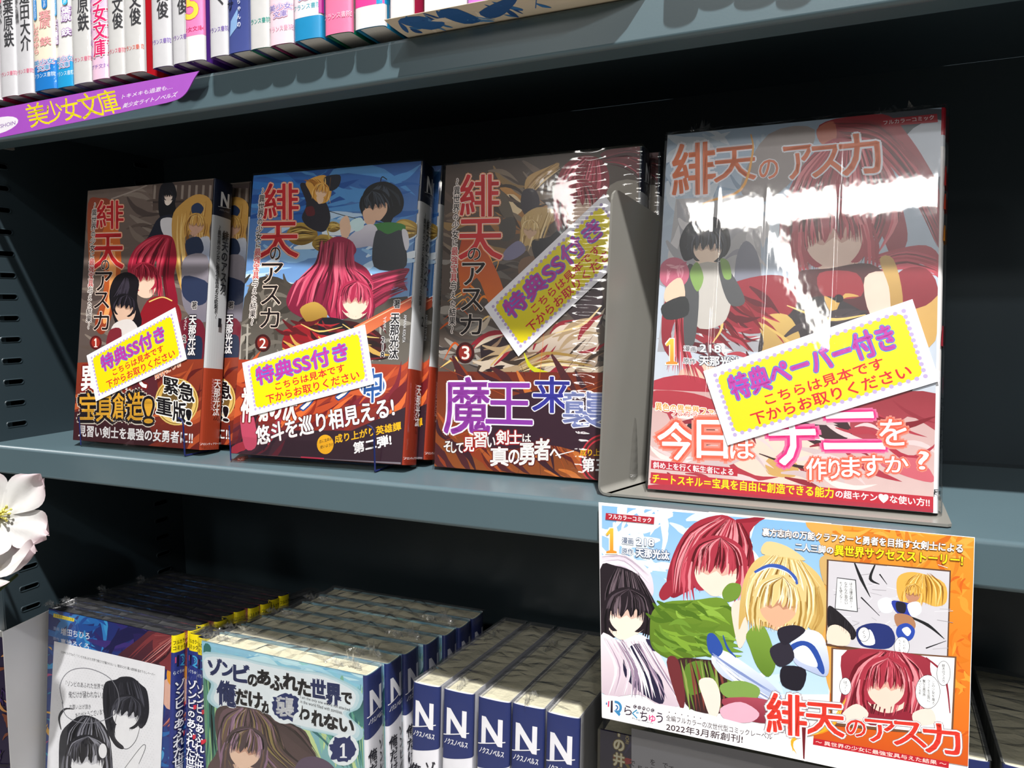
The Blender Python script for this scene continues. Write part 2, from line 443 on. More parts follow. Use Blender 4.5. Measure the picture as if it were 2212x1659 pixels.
def strip(mb, W, T, b, e, z0, z1, m=0, th=.00012, lo=0, hi=None):
    o = bpath(W, T, b, e); i_ = bpath(W, T, b, e-th)
    o = o[lo:hi]; i_ = i_[lo:hi]; n = len(o)
    for k in range(n-1):
        a, c = o[k], o[k+1]; d, q = i_[k], i_[k+1]
        mb.quad((*a, z0), (*c, z0), (*c, z1), (*a, z1), m)
        mb.quad((*q, z0), (*d, z0), (*d, z1), (*q, z1), m)
        mb.quad((*a, z1), (*c, z1), (*q, z1), (*d, z1), m)
        mb.quad((*d, z0), (*q, z0), (*c, z0), (*a, z0), m)
    for k in (0, n-1):
        a, d = o[k], i_[k]; mb.quad((*a, z0), (*a, z1), (*d, z1), (*d, z0), m)
def cmat(hexc, rough=.35): return mat('cover_'+hexc.strip('#'), hexc, rough, noise=.03, scale=40)
def book(name, loc, rot, W, H, T, front='#888888', spine=None, pages=None, b=.0012, band=None, bandcol='#8a2a1a', rear=None):
    """jacketed paperback, spine on the right; spine = [(z0, z1, colour)...] as fractions of the height"""
    o = empty(name, loc, rot); mb = MB()
    mats = [cmat(front)]; e = .0
    # jacket boards
    strip(mb, W, T, b, .0003, 0, H, 0, .00022)
    mb.build('cover', mats, o)
    pg = MB(); pth = bpath(W-.0005, T, b*.8, -.0003); pth = [(max(q[0], .0015), q[1]) for q in pth]
    pg.prism(pth, 'z', .0012, H-.0012); pg.build('pages', pages or PAGE, o)
    if spine:
        sb = MB(); sm = []
        for z0, z1, c in spine:
            sm.append(cmat(c)); strip(sb, W, T, b, .00042, H*z0, H*z1, len(sm)-1, lo=2, hi=-2)
        sb.build('spine_jacket', sm, o)
    if band:
        sb = MB(); strip(sb, W, T, b, .00056, 0, H*band, 0); sb.build('paper_band', cmat(bandcol), o)
    o['dims'] = (W, H, T, b)
    return o
def crumple(name, parent, material, x0, x1, y0, y1, z, amp, nx=26, ny=8, seed=1, base=.0006):
    """creased sheet of shrink wrap lying over the page edges"""
    rnd = random.Random(seed); v = []; f = []
    for j in range(ny+1):
        for i in range(nx+1):
            e = min(i, nx-i, 2)/2*min(j, ny-j, 1)
            v.append((x0+(x1-x0)*i/nx+rnd.uniform(-.3, .3)*(x1-x0)/nx*e, y0+(y1-y0)*j/ny, z+base+rnd.random()**2*amp*(.3+.7*e)))
    for j in range(ny):
        for i in range(nx):
            a = j*(nx+1)+i
            if rnd.random() < .5: f += [(a, a+1, a+nx+2), (a, a+nx+2, a+nx+1)]
            else: f += [(a, a+1, a+nx+1), (a+1, a+nx+2, a+nx+1)]
    return meshobj(name, v, f, material, parent)
def tuft(name, parent, material, x, y, z, w, h, seed=1, n=26, d=.004):
    """gathered corner of the wrap"""
    rnd = random.Random(seed); v = []; f = []
    for i in range(n):
        cx = rnd.uniform(-.5, .5); hh = h*(1-abs(cx)*1.5)*rnd.uniform(.5, 1)
        k = len(v)
        v += [(x+cx*w, y+rnd.uniform(0, d), z-.001), (x+cx*w+rnd.uniform(-.25, .25)*w, y+rnd.uniform(0, d), z+hh*.3),
              (x+cx*w*.7+rnd.uniform(-.2, .2)*w, y+rnd.uniform(-d*.3, d), z+hh)]
        f.append((k, k+1, k+2))
    return meshobj(name, v, f, material, parent)
def wrap(o, fm, e=.0015, top=.002, front=True, seed=1, amp=.002, tufts=((.1, .008), (.85, .01)), crm=None, ny=4):
    W, H, T, b = o['dims']; mb = MB()
    p = bpath(W, T, b, e); p = [(-.0008, -e)] + p[1:-1] + [(-.0008, T+e)]; n = len(p)
    for k in range(n):
        a, c = p[k], p[(k+1) % n]
        mb.quad((*a, -.0004), (*c, -.0004), (*c, H+.0004), (*a, H+.0004))
    s = mb.build('wrap_film', fm, o)
    crm = crm or fm
    crumple('wrap_fold', o, crm, -.0008, W+b, -e, T+e, H, amp, seed=seed, ny=ny)
    for i, (x, h) in enumerate(tufts): tuft('wrap_corner', o, crm, W*x, T*.3, H, .02, h, seed=seed*7+i)
    return s
def frame_of(o): return fmat(o.location, o.rotation_euler)
def front_print(o, e=.0009, step=None):
    W, H, T, b = o['dims']
    return Print(frame_of(o), bounds=(0.0002, W-.0003, .0002, H-.0002), y0=-e)
def spine_print(o, e=.0010):
    W, H, T, b = o['dims']; f, Ls = spine_surf(W, T, b, e)
    p = Print(None, surf=f, bounds=(0, Ls, 0, H)); p.Ls = Ls; p.STEP = 1.6e-5; return p

# ------------------------------------------------------------------ the bookcase
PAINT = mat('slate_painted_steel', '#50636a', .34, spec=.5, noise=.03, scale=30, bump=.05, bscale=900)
PAINTD = mat('slate_painted_steel_shaded', '#2b373d', .42, spec=.5, noise=.05, scale=30, bump=.05, bscale=900)  # same paint darkened; the shade inside the case is put into its colour
DARK = mat('unlit_cavity', '#08090a', .8)  # near-black colour standing in for the shade behind the slots
case = empty('bookcase', (-.1, 0, -.36))
tag(case, 'slate grey steel bookcase with slotted side panel holding the comics and novels', 'bookcase')
DX, DZ = -.1, -.36
def C_(name, mb, m, smooth=False):
    o = mb.build(name, m, case, smooth); o.location = (-DX, 0, -DZ); return o
XL, XR, YB = -.558, .345, .168
# side panel with its two columns of shelf-pin slots
def panel(x, th, slots=True, name='side_panel'):
    y0, y1, z0, z1 = .0035, YB, -.34, .46
    outer = [(y0, z0), (y1, z0), (y1, z1), (y0, z1)]; holes = []
    if slots:
        for yc, sz in ((.0225, 0), (.1445, .004)):
            zc = .18060
            ks = range(-16, 32)
            for k in ks:
                z = zc-.015389*k+sz
                if z < z0+.01 or z > z1-.01: continue
                a, r = .0072, .0017; h = []
                for i in range(7): t = -math.pi/2+math.pi*i/6; h.append((yc+a-r+r*math.cos(t), z+r*math.sin(t)))
                for i in range(7): t = math.pi/2+math.pi*i/6; h.append((yc-a+r+r*math.cos(t), z+r*math.sin(t)))
                holes.append(h)
    loops = [outer]+holes
    fl = [q for l in loops for q in l]; n = len(fl)
    tr = tessellate_polygon([[Vector((q[0], q[1], 0)) for q in l] for l in loops])
    v = [(x, q[0], q[1]) for q in fl]+[(x-th, q[0], q[1]) for q in fl]
    f = [tuple(t) for t in tr]+[tuple(n+i for i in reversed(t)) for t in tr]; k = 0
    for l in loops:
        for i in range(len(l)): j = (i+1) % len(l); f.append((k+i, k+j, n+k+j, n+k+i))
        k += len(l)
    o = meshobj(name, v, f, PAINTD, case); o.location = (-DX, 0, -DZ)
    # raised lips round the slots
    mb = MB()
    for h in holes:
        m = len(h); cy = sum(q[0] for q in h)/m; cz = sum(q[1] for q in h)/m
        ring = []
        for s_, dx in ((1.0, 0), (1.0, .0004), (1.10, .0003), (1.16, 0)):
            ring.append([(x+dx, cy+(q[0]-cy)*(1+(s_-1)*.6), cz+(q[1]-cz)*(1+(s_-1)*2.5)) for q in h])
        for a, b in zip(ring, ring[1:]):
            for i in range(m): j = (i+1) % m; mb.quad(a[i], a[j], b[j], b[i])
    if holes:
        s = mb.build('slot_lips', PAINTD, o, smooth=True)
        mb = MB(); mb.box(x-.012, x-.0115, .0035, YB, -.34, .46); s = mb.build('dark_backing', DARK, o)  # added black sheet that paints the darkness seen through the slots
    return o
panel(XL, .0012)
p = panel(XR+.001, .0012, False)
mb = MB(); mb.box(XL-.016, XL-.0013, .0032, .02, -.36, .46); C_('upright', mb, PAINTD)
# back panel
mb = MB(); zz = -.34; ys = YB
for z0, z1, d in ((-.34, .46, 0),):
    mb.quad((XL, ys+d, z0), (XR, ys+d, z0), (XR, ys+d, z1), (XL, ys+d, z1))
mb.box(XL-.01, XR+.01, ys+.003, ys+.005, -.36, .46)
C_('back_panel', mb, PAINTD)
def shelf(z, x0=XL-.032, x1=XR+.02):
    """folded sheet-steel shelf: deck, rounded nose 20 mm deep, return under it"""
    r = .0022; h = .0201; pts = [(.155, z)]
    for i in range(6): a = math.pi/2*i/5; pts.append((r-r*math.sin(a), z-r+r*math.cos(a)))
    for i in range(6): a = math.pi/2*i/5; pts.append((r-r*math.cos(a), z-h+r-r*math.sin(a)))
    pts += [(.016, z-h), (.016, z-h+.001)]
    inner = [(.0155, z-h+.001)]
    pr = [(q[0], q[1]) for q in pts]
    t = .0009
    inn = [(.012, z-h+t), (.012, z-h+t), (r, z-h+t), (t, z-h+r), (t, z-r), (r, z-t), (.155, z-t)]
    poly = pr[:-1]+[(.016, z-h+t)]+inn[2:]
    m = MB(); m.prism(poly, 'x', x0, x1)
    o = C_('shelf', m, PAINT);
    for q in o.data.polygons: q.use_smooth = len(q.vertices) == 4 and q.area < .0012
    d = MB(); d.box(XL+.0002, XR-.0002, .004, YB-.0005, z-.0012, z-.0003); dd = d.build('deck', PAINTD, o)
    return o
ZT = .2247; ZLOW = -.3055
for z in (0.0, ZT, ZLOW): shelf(z)

# ------------------------------------------------------------------ shop floor
fl = meshobj('floor', [(-3, -5, -1.38), (3, -5, -1.38), (3, .6, -1.38), (-3, .6, -1.38)], [(0, 1, 2, 3)], mat('floor_vinyl', '#c4beb4', .4, noise=.05, scale=3)); fl['kind'] = 'structure'

# ------------------------------------------------------------------ top shelf: small paperbacks, spines out
BW, BH = .105, .148
TILT = R(2.4)
FILMA = film_mat('shrink_wrap', (1, 1, .35), 55, .35, .05, 1.1)
def on_z(px, py, z):
    d = ray(px, py); t = (z-CAM.z)/d.z; return CAM+d*t
def shelf_book(px0, px1, pyb, front, spine, art, label, pages=PAGEW):
    zb = ZT+.0001+BW*math.sin(TILT)
    a = on_z(px0, pyb, zb); c = on_z(px1, pyb-(px1-px0)*.16, zb)
    T = max(.006, (c.x-a.x)*.97); W = BW*random.Random(px0).uniform(.99, 1.0)
    y = max((a.y+c.y)/2, -.0066)
    o = book('paperback', (a.x, y+W*math.cos(TILT), ZT+.0001), (0, -TILT, -math.pi/2), W, BH, T, front, None, pages, b=.0008)
    q = spine_print(o, .0009)
    fx = lambda f: f*q.Ls
    def fill(c, z0, z1, c2=None):
        n = 30
        for i in range(n):
            q.shape([(q.Ls*i/n, z0*BH), (q.Ls*(i+1)/n, z0*BH), (q.Ls*(i+1)/n, z1*BH), (q.Ls*i/n, z1*BH)], c, c2, ((0, z1*BH), (0, z0*BH)) if c2 else None)
            q.k -= 1
        q.k += 2
    fill(spine, 0, 1); q.k += 4
    art(q, fx, fill)
    q.build('spine_print', PR, o)
    tag(o, label, 'book', 'small paperbacks standing on the top shelf')
    mb = MB(); pth = bpath(W, T, .0008, .0015); pth = pth[1:-1]
    for k in range(len(pth)-1): mb.quad((*pth[k], 0), (*pth[k+1], 0), (*pth[k+1], BH), (*pth[k], BH))
    mb.build('wrap_film', FILMA, o)
    return o
mm = .001
def pub(q, fx, col, z=.085, t='フランス書院', w=.84):
    h = min(.0028, q.Ls*.26)
    q.text(t, (fx(.08), BH*z), (fx(.92), BH*z), (fx(.08), BH*z+h), col, bold=.02, px=False)
def auth(q, fx, txt, z0, z1, x=.64, w=.44, col='#3c3c40', bold=.03, out=None, ow=0):
    q.column(txt, (fx(x), z0), (fx(x), z1), q.Ls*w, col, bold, out, ow, px=False)
def pill(q, x, z0, z1, r, col, txt='NOVEL'):
    pts = [(x+r*math.cos(a), z1-r+r*math.sin(a)) for a in [math.pi*i/8 for i in range(9)]]
    pts += [(x+r*math.cos(a), z0+r+r*math.sin(a)) for a in [math.pi+math.pi*i/8 for i in range(9)]]
    q.shape(pts, col)
    v, f, bb = glyphs(txt, 0); k = (z1-z0)*.8/(bb[1]-bb[0]);
    M = lambda gx, gy: (x+(gy-(bb[2]+bb[3])/2)*k*1.3, (z0+z1)/2-(gx-(bb[0]+bb[1])/2)*k)
    q._ink(v, f, M, '#ffffff', None, None, 0, k, None)
def series(q, fx, fill, base, cy, col='#2f9fd0', out='#f4e6f4'):
    q.text('美少女', (fx(.1), cy+.0035), (fx(.9), cy+.0035), (fx(.1), cy+.0068), col, bold=.03, out=[('#e8a8c8', .2), (out, .12)], px=False)
    q.text('文庫', (fx(.28), cy), (fx(.75), cy), (fx(.28), cy+.0032), col, bold=.03, out=[('#e8a8c8', .2), (out, .12)], px=False)
def plain(name, sub, pubcol, pcol, za=.038, title='', title_col='#3c3c40'):
    def f(q, fx, fill):
        pub(q, fx, pubcol)
        n = len(name); ch = q.Ls*.46
        z1 = .026 if n > 3 else .030
        z0 = z1+ch*1.12*n
        auth(q, fx, name, z0, z1)
        auth(q, fx, sub, z0-.002, z0-.002-len(sub)*.0030, .24, .24)
        pill(q, fx(.64), z0+.0012, z0+.0072, q.Ls*.13, pcol)
        pill(q, fx(.26), z0-.0015, z0+.0078, q.Ls*.075, pcol, 'ILLUSTRATION')
        if title: auth(q, fx, title, z0+.009+.0052*len(title), z0+.009, .58, .5, title_col)
    return f
def series_a(q, fx, fill):
    fill('#1f7fd0', 0, .115); fill('#f2ecd6', .115, 1)
    pub(q, fx, '#dff0ff', .05); series(q, fx, fill, 0, .0115)
    auth(q, fx, '葉原 鉄', .047, .026, .62, .42, '#f3a9ae', .04); auth(q, fx, 'しなのゆら', .041, .022, .26, .26, '#f3a9ae')
    pill(q, fx(.64), .048, .056, q.Ls*.1, '#2f86cf'); pill(q, fx(.26), .0425, .056, q.Ls*.07, '#2f86cf', 'ILLUSTRATION')
    auth(q, fx, 'ず', .070, .063, .5, .5)
def series_b(q, fx, fill):
    fill('#22a3dc', 0, .11); pub(q, fx, '#dff0ff', .045); series(q, fx, fill, 0, .0115)
    auth(q, fx, '葉原 鉄', .047, .030, .66, .40, '#fff', .05, '#9a5fb4', .1); auth(q, fx, 'エロ漫画', .041, .026, .2, .2, '#fff', .05, '#9a5fb4', .1)
    pill(q, fx(.66), .048, .056, q.Ls*.11, '#3fb0e0'); pill(q, fx(.2), .043, .057, q.Ls*.07, '#3fa4e0', 'ILLUSTRATION')
    auth(q, fx, '場', .067, .059, .36, .46)
def bishojo(q, fx, fill):
    fill('#efc3e0', 0, .26, '#f3cfe4'); fill('#e9a9d4', .26, 1, '#efc3e0')
    q.text('プチ文庫', (fx(.1), .006), (fx(.9), .006), (fx(.1), .0086), '#8f6fc4', px=False)
    auth(q, fx, '美少女文庫', .062, .0125, .6, .62, '#e0286c', .05, '#ffffff', .07)
    auth(q, fx, 'ライトノベル', .050, .012, .16, .22, '#b88ad0', .02)
def five(q, fx, fill):
    fill('#f2f1ee', 0, .09); fill('#ee6db0', .09, 1, '#f08abf')
    q.blot(['#f4b4d4', '#f6d2e2'], (0, 0, 1, 1), 0, 1)
    q.text('少女文庫', (fx(.1), .0155), (fx(.92), .0155), (fx(.1), .0182), '#d02060', bold=.02, px=False)
    q.text('5', (fx(.22), .0225), (fx(.75), .0225), (fx(.22), .037), '#f2dc4a', bold=.06, out='#e0357c', ow=.05, px=False)
    auth(q, fx, 'スト', .062, .040, .5, .6, '#ffffff', .03)
def night(q, fx, fill):
    fill('#3a4686', 0, .3, '#4a5696'); fill('#6673b0', .3, 1, '#3f4d92')
    for i in range(7):
        rr = random.Random(i); x = q.Ls*rr.uniform(.0, .7); z = rr.uniform(.004, .05)
        q.shape([(x, z), (x+q.Ls*.25, z+.004), (x+q.Ls*.3, z+.014), (x+.001, z+.008)], rr.choice(['#24306c', '#7f8fc8', '#5a3c8c', '#8fb4e0']))
    q.shape([(q.Ls*.45, .06), (q.Ls, .034), (q.Ls, .062), (q.Ls*.5, .07)], '#f08a7c', '#f3b09a')
    auth(q, fx, '圭', .048, .040, .45, .36, '#20243c'); auth(q, fx, 'ミヤスリサ', .052, .022, .2, .24, '#20243c')
    auth(q, fx, 'わいきちゃんの', .040, .012, .5, .12, '#e8ecf8')
def purplepink(q, fx, fill):
    fill('#f6dbe6', 0, .20); fill('#8a6cc0', .20, 1, '#a884cc')
    series(q, fx, fill, 0, .0135, '#8f7fc4'); pub(q, fx, '#f4bcd0', .045)
    auth(q, fx, 'みかづき', .062, .025, .66, .4, '#f7bcd4', .05, '#e890b8', .05); auth(q, fx, 'ひよ', .054, .030, .3, .3, '#e9e0f6', .03)
def bluefoot(q, fx, fill):
    fill('#2290c4', 0, .075); fill('#f6e9f0', .075, 1)
    pub(q, fx, '#35b0c0', .10); series(q, fx, fill, 0, .0195, '#2fa9d8')
    auth(q, fx, '山羊', .052, .034, .74, .42, '#fff', .06, '#b0307c', .12); auth(q, fx, 'くぺ', .050, .036, .2, .24, '#d05c9c')
    q.shape([(fx(.86), .012), (fx(.98), .012), (fx(.98), .03), (fx(.86), .03)], '#b02a8c')
def greenpink(q, fx, fill):
    fill('#f27fa8', 0, .18); fill('#1fae8a', .18, 1, '#3fc09c');
    q.shape([(fx(.02), .0266), (fx(.8), .0266), (fx(.7), .06), (fx(.02), .06)], '#8fd8c0')
    series(q, fx, fill, 0, .0235, '#3a9cc4', '#fdf4b8'); pub(q, fx, '#f9c8d8', .05)
    auth(q, fx, '葉山', .062, .042, .6, .4, '#f8a8c4', .04)
def pinkblue(q, fx, fill):
    fill('#eceaea', 0, .07); fill('#f0469c', .07, .22); fill('#189ad0', .22, 1, '#28a8d8')
    q.shape([(fx(.72), .0104), (fx(1), .0104), (fx(1), .06), (fx(.72), .06)], '#189ad0')
    series(q, fx, fill, 0, .029, '#3aa4d8', '#fdf6c0'); pub(q, fx, '#f9c8e0', .115)
def simple(pubcol):
    def f(q, fx, fill):
        pub(q, fx, pubcol, .09); auth(q, fx, '文庫', .06, .04, .6, .4)
    return f
TOP = [
 (-35, 3, 222, '#c02058', '#e0e0e4', simple('#e06a90'), 'white-spined paperback with a crimson cover, cut off at the left edge of the top row'),
 (6, 40, 212, '#d23f6e', '#d3d2d6', plain('葉原鉄', 'あおいろ', '#f08aa4', '#ef7f98', title='しべ'), 'white-spined paperback with two pink oval tags at the far left of the top row'),
 (42, 75, 207, '#dd4574', '#d3d2d6', plain('翅田大介', 'うまくち醤油', '#f08aa4', '#ee7088', title='はたの'), 'white-spined paperback with a pink cover edge, second whole one from the left'),
 (78, 125, 199, '#2579c8', '#f2ecd6', series_a, 'cream-spined paperback with a deep blue foot and pale pink lettering'),
 (127, 164, 192, '#3a9edb', '#ecebe8', series_b, 'white-spined paperback with a light blue foot and purple-outlined lettering'),
 (162, 202, 184, '#b8a8d8', '#d4d3d2', plain('葉原鉄', 'ちると', '#f08aa4', '#ee8494', title=''), 'plain white-spined paperback just left of the wholly pink spine'),
 (203, 238, 175, '#d86cb4', '#efc3e0', bishojo, 'wholly pink paperback spine with large magenta characters'),
 (239, 273, 167, '#c04878', '#d4d3d2', plain('肥前文俊', 'びす', '#f08a9c', '#ef86a4'), 'white-spined paperback directly right of the wholly pink spine'),
 (274, 313, 161, '#d8202c', '#d4d3d2', plain('肥前文俊', 'びす', '#f08070', '#ef7c78'), 'white-spined paperback with a bright red cover side'),
 (315, 354, 143, '#5a2a96', '#d4d3d6', plain('肥前文俊', 'ミヤスリサ', '#9a80cc', '#8a80bc'), 'white-spined paperback with lilac tags above the right end of the purple strip'),
 (356, 393, 133, '#6a2c98', '#d4d3d6', plain('肥前文俊', '大嘘', '#a07cc4', '#a080c4', title='学'), 'white-spined paperback with a purple cover, just left of the pink spine numbered five'),
 (399, 437, 134, '#5a3090', '#f2f1ee', five, 'pink-spined paperback with a yellow numeral five'),
 (441, 479, 119, '#6a3a9c', '#d4d3d7', plain('山木あく', 'きりおう', '#8f78c0', '#a088c8'), 'white-spined paperback just right of the pink spine numbered five'),
 (482, 538, 112, '#3a4690', '#4a569a', night, 'thick dark blue paperback spine with a coral patch'),
 (541, 584, 109, '#1c9478', '#d4d3d2', plain('大熊圭', 'スリサ', '#45a89c', '#7cc0b0'), 'white-spined paperback with a green cover, just right of the dark blue one'),
 (587, 634, 101, '#a83478', '#f6dbe6', purplepink, 'paperback spine purple above and pale pink below'),
 (637, 694, 90, '#1f88bc', '#f6e9f0', bluefoot, 'pale pink paperback spine with a shiny blue foot'),
 (697, 752, 74, '#108a68', '#f27fa8', greenpink, 'green paperback spine with a pink lower end'),
 (763, 825, 62, '#1592c8', '#189ad0', pinkblue, 'bright blue and magenta paperback spine with a white foot'),
 (829, 875, 42, '#d02858', '#f4eef0', simple('#ef7890'), 'white-spined paperback with a red cover behind the left end of the beige printed sheet'),
 (883, 927, 14, '#149a8c', '#f6f4f6', simple('#e890a8'), 'white-spined paperback with a teal cover, set a little back above the beige sheet'),
 (936, 982, 12, '#d03450', '#f4eef0', simple('#ef7890'), 'white-spined paperback with a red cover side above the beige sheet'),
 (990, 1040, 2, '#8a30a0', '#c878d0', simple('#f0d0f0'), 'purple paperback above the middle of the beige sheet'),
 (1046, 1092, -10, '#5a2a80', '#e8d8ec', simple('#c070c0'), 'rightmost visible paperback of the top row, barely showing above the beige sheet'),
]
for a in TOP: shelf_book(*a)
for i in range(9):           # the row runs on beyond the picture's upper edge; only its shadows on the shelf nose show
    T = .0125+.0035*((i*7) % 3)/2; x = -.074+sum(.0133+.0035*((j*7) % 3)/2 for j in range(i)); W = .104
    o = book('paperback', (x, -.0066+W*math.cos(TILT)+.001*((i*5) % 3), ZT+.0001), (0, -TILT, -math.pi/2), W, BH, T, ['#c83a5c', '#2f7cc0', '#8a4ab0'][i % 3], None, PAGEW, b=.0016)
    q = spine_print(o, .0009); n = 30
    for k in range(n): q.shape([(q.Ls*k/n, 0), (q.Ls*(k+1)/n, 0), (q.Ls*(k+1)/n, BH), (q.Ls*k/n, BH)], '#d4d3d6'); q.k -= 1
    q.build('spine_print', PR, o)
    tag(o, 'paperback above the picture edge, its rounded shadow on the top shelf nose', 'book', 'paperbacks beyond the upper picture edge')
# purple shelf strip hanging over the nose of the top shelf
sg = empty('shelf_sign', (-.44, -.0012, ZT-.010))
tag(sg, 'purple cardboard shelf strip with yellow and white lettering hanging on the top shelf edge', 'sign')
th = R(6); x0s = -.57
def sgq(): return fmat(sg.location, (th, 0, 0))
sg.rotation_euler = (th, 0, 0)
q = Print(sgq(), bounds=(-.3, .3, -.05, .05), y0=-.0075)
out = [q.uv(*t) for t in ((-60, 248), (0, 234), (200, 196), (427, 154))]
edge = [q.uv(*t) for t in ((430, 153), (419, 170), (405, 196), (393, 209), (380, 216), (360, 222))]
bot = [q.uv(*t) for t in ((200, 257), (0, 297), (-60, 310))]
poly = out+spl(edge, 4, False)+bot
mb = MB(); mb.prism(poly, 'y', -.0075, -.0069); mb.build('card', mat('sign_card', '#8c3fae', .6), sg)
q.k = 1
q.shape(poly, '#a94fc4', '#b05cca', (out[0], out[-1]))
q.E('#f1edf6', -5, 272, 46, 17, rot=-.28)
q.text('FRANCE SHOIN', (-42, 287), (33, 269), (-42, 279), '#7a3fa0')
for ch, b_ in (('美', (50, 228, 92, 276)), ('少', (92, 222, 126, 266)), ('女', (126, 216, 162, 262)), ('文', (162, 206, 206, 258)), ('庫', (204, 200, 246, 250))):
    q.char(ch, *b_, '#f2e21c', bold=.015, slope=-.2, shear=-.35)
q.text('トキメキも過激も…', (263, 214), (372, 192), (265, 204), '#f4eefa', bold=.02)
q.text('美少女ライトノベルズ', (264, 234), (380, 209), (268, 223), '#f4eefa', bold=.02)
q.build('sign_print', PRM, sg)
# printed sheet lying under the books, its front edge poking out
sh = empty('printed_sheet', (0, 0, ZT))
tag(sh, 'cream and blue printed sheet sticking out under the paperbacks over the top shelf nose', 'paper')
mb = MB(); xa, xb, ya, yb_ = -.2057, .10, -.0200, .05
pr = [(yb_, .0003), (.004, .0003), (-.006, .0004), (-.014, .0009), (ya, .0018)]
xr = lambda y: -.080+(y-0)*1.9 if y < 0 else -.080      # its right edge runs slantwise
for i in range(len(pr)-1):
    (y0, z0), (y1, z1) = pr[i], pr[i+1]
    mb.quad((xa, y0, z0), (xr(y0), y0, z0), (xr(y1), y1, z1), (xa, y1, z1)); mb.quad((xa, y0, z0-.0002), (xa, y1, z1-.0002), (xr(y1), y1, z1-.0002), (xr(y0), y0, z0-.0002))
mb.quad((xa, ya, .0018), (xr(ya), ya, .0018), (xr(ya), ya, .0016), (xa, ya, .0016)); xb = -.118
mb.build('sheet', mat('cream_paper', '#d9cbb4', .8, noise=.05), sh)
def under(u, v, h):           # artwork on the under side
    for (y0, z0), (y1, z1) in zip(pr, pr[1:]):
        if y1 <= v <= y0: return (u, v, z0+(z1-z0)*(v-y0)/(y1-y0)-.0003-h)
    return (u, v, .0015-h)
q = Print(None, surf=under, bounds=(xa+.0002, xb, ya+.0003, .003)); rnd = random.Random(5)
def us(col, pts): q.shape(spl(pts, 3), col)
for i in range(26):
    cx = xa+.004+rnd.random()**1.3*.075; cy = rnd.uniform(-.018, -.002); a = rnd.uniform(-.6, .6)+1.2
    l = rnd.uniform(.003, .008); wd = rnd.uniform(.0006, .0016)
    us(rnd.choice(['#2a5f9c', '#3a76b0', '#28528c', '#5c8fc0', '#e8dcc8']), [(cx-l*math.cos(a), cy-l*math.sin(a)), (cx+wd, cy), (cx+l*math.cos(a), cy+l*math.sin(a)), (cx-wd, cy+wd)])
us('#2f66a4', [(-.200, -.017), (-.188, -.018), (-.180, -.008), (-.190, -.003)]); us('#2a5f9c', [(-.178, -.018), (-.168, -.018), (-.163, -.004), (-.172, -.003)]); us('#2c5a94', [(-.160, -.012), (-.146, -.018), (-.138, -.018), (-.150, -.006), (-.158, -.004)]); us('#e8dcc8', [(-.185, -.012), (-.178, -.013), (-.176, -.008)])
us('#d9c0b8', [(-.10, -.016), (-.07, -.018), (-.05, -.012), (-.07, -.004), (-.095, -.006)])
for t in ([(-.135, -.006), (-.13, -.017)], [(-.104, -.004), (-.109, -.012), (-.100, -.018)], [(-.075, -.012), (-.07, -.016), (-.065, -.011)]):
    for a, b in zip(t, t[1:]): q.shape([a, b, (b[0]+.0005, b[1]), (a[0]+.0005, a[1])], '#3a6ca8')
q.build('sheet_print', PRM, sh)

# ------------------------------------------------------------------ middle shelf: four display copies with their spares
def title_v(p, boxes, c1='#c8242a', c2='#d23a2c', k2='#1c1416', glow='#f3d9c8'):
    """vertical logotype: two crimson characters, then black ones, all on a pale glow"""
    for i, (ch, b) in enumerate(zip('緋天のアスカ', boxes)):
        if i < 2: p.char(ch, *b, c1, '#8c1c1e', bold=.03, out=[('#e89a6c', .055), (glow, .032)])
        else: p.char(ch, *b, k2, bold=.02, out=[(glow, .05)])
SUB = '～異世界の少女に最強宝具与えた結果～'
def subtitle(p, a, b, w, dark='#1c1618', red='#c0282c', glow='#eadfd8'):
    p.column(SUB, a, b, w, dark, .03, out=[(glow, .12)], cols=[red if c in '最強宝具' else dark for c in SUB], sizes=[.8 if c in 'のにえた～' else 1 for c in SUB])
SPN = [(0, .30, '#a3161c'), (.30, .865, '#b9babc'), (.865, 1, '#141c30')]
def novel_spine(o, num, name='天那光汰', W=1):
    Wd, H, T, b = o['dims']; p = spine_print(o); L = p.Ls; f = lambda x: x*L
    p.text('N', (f(.34), H*.905), (f(.66), H*.905), (f(.34), H*.955), '#e4e4e6', bold=.09, px=False)
    p.shape([(f(.24), H*.898), (f(.76), H*.906), (f(.76), H*.9075), (f(.24), H*.8995)], '#d8d8dc')
    p.text('ノクスノベルス', (f(.3), H*.886), (f(.7), H*.886), (f(.3), H*.893), '#a8acb8', px=False)
    p.column('緋天のアスカ', (f(.60), H*.815), (f(.60), H*.585), L*.27, '#17181c', .05, px=False)
    p.column(SUB, (f(.33), H*.83), (f(.33), H*.50), L*.13, '#17181c', .04, px=False)
    p.text(num, (f(.46), H*.455), (f(.58), H*.455), (f(.46), H*.487), '#17181c', bold=.05, px=False)
    p.column(name, (f(.56), H*.262), (f(.56), H*.125), L*.27, '#f1eff0', .03, px=False)
    v, ff, bb = glyphs('AMANA KOUTA'); k = H*.115/(bb[1]-bb[0])
    p._ink(v, ff, lambda x, y: (f(.34)+y*k*1.2, H*.262-x*k), '#c88a8c', None, None, 0, k, None)
    p.text('フロンティアワークス', (f(.08), H*.018), (f(.9), H*.018), (f(.08), H*.026), '#f0eeee', bold=.02, px=False)
    p.build('spine_print', PR, o)
def bandtop(p, col, zf, H):                 # a paper band covers the lower part of the picture
    p.shape([(p.b[0], p.b[2]), (p.b[1], p.b[2]), (p.b[1], H*zf), (p.b[0], H*zf)], col)
FIL = {}
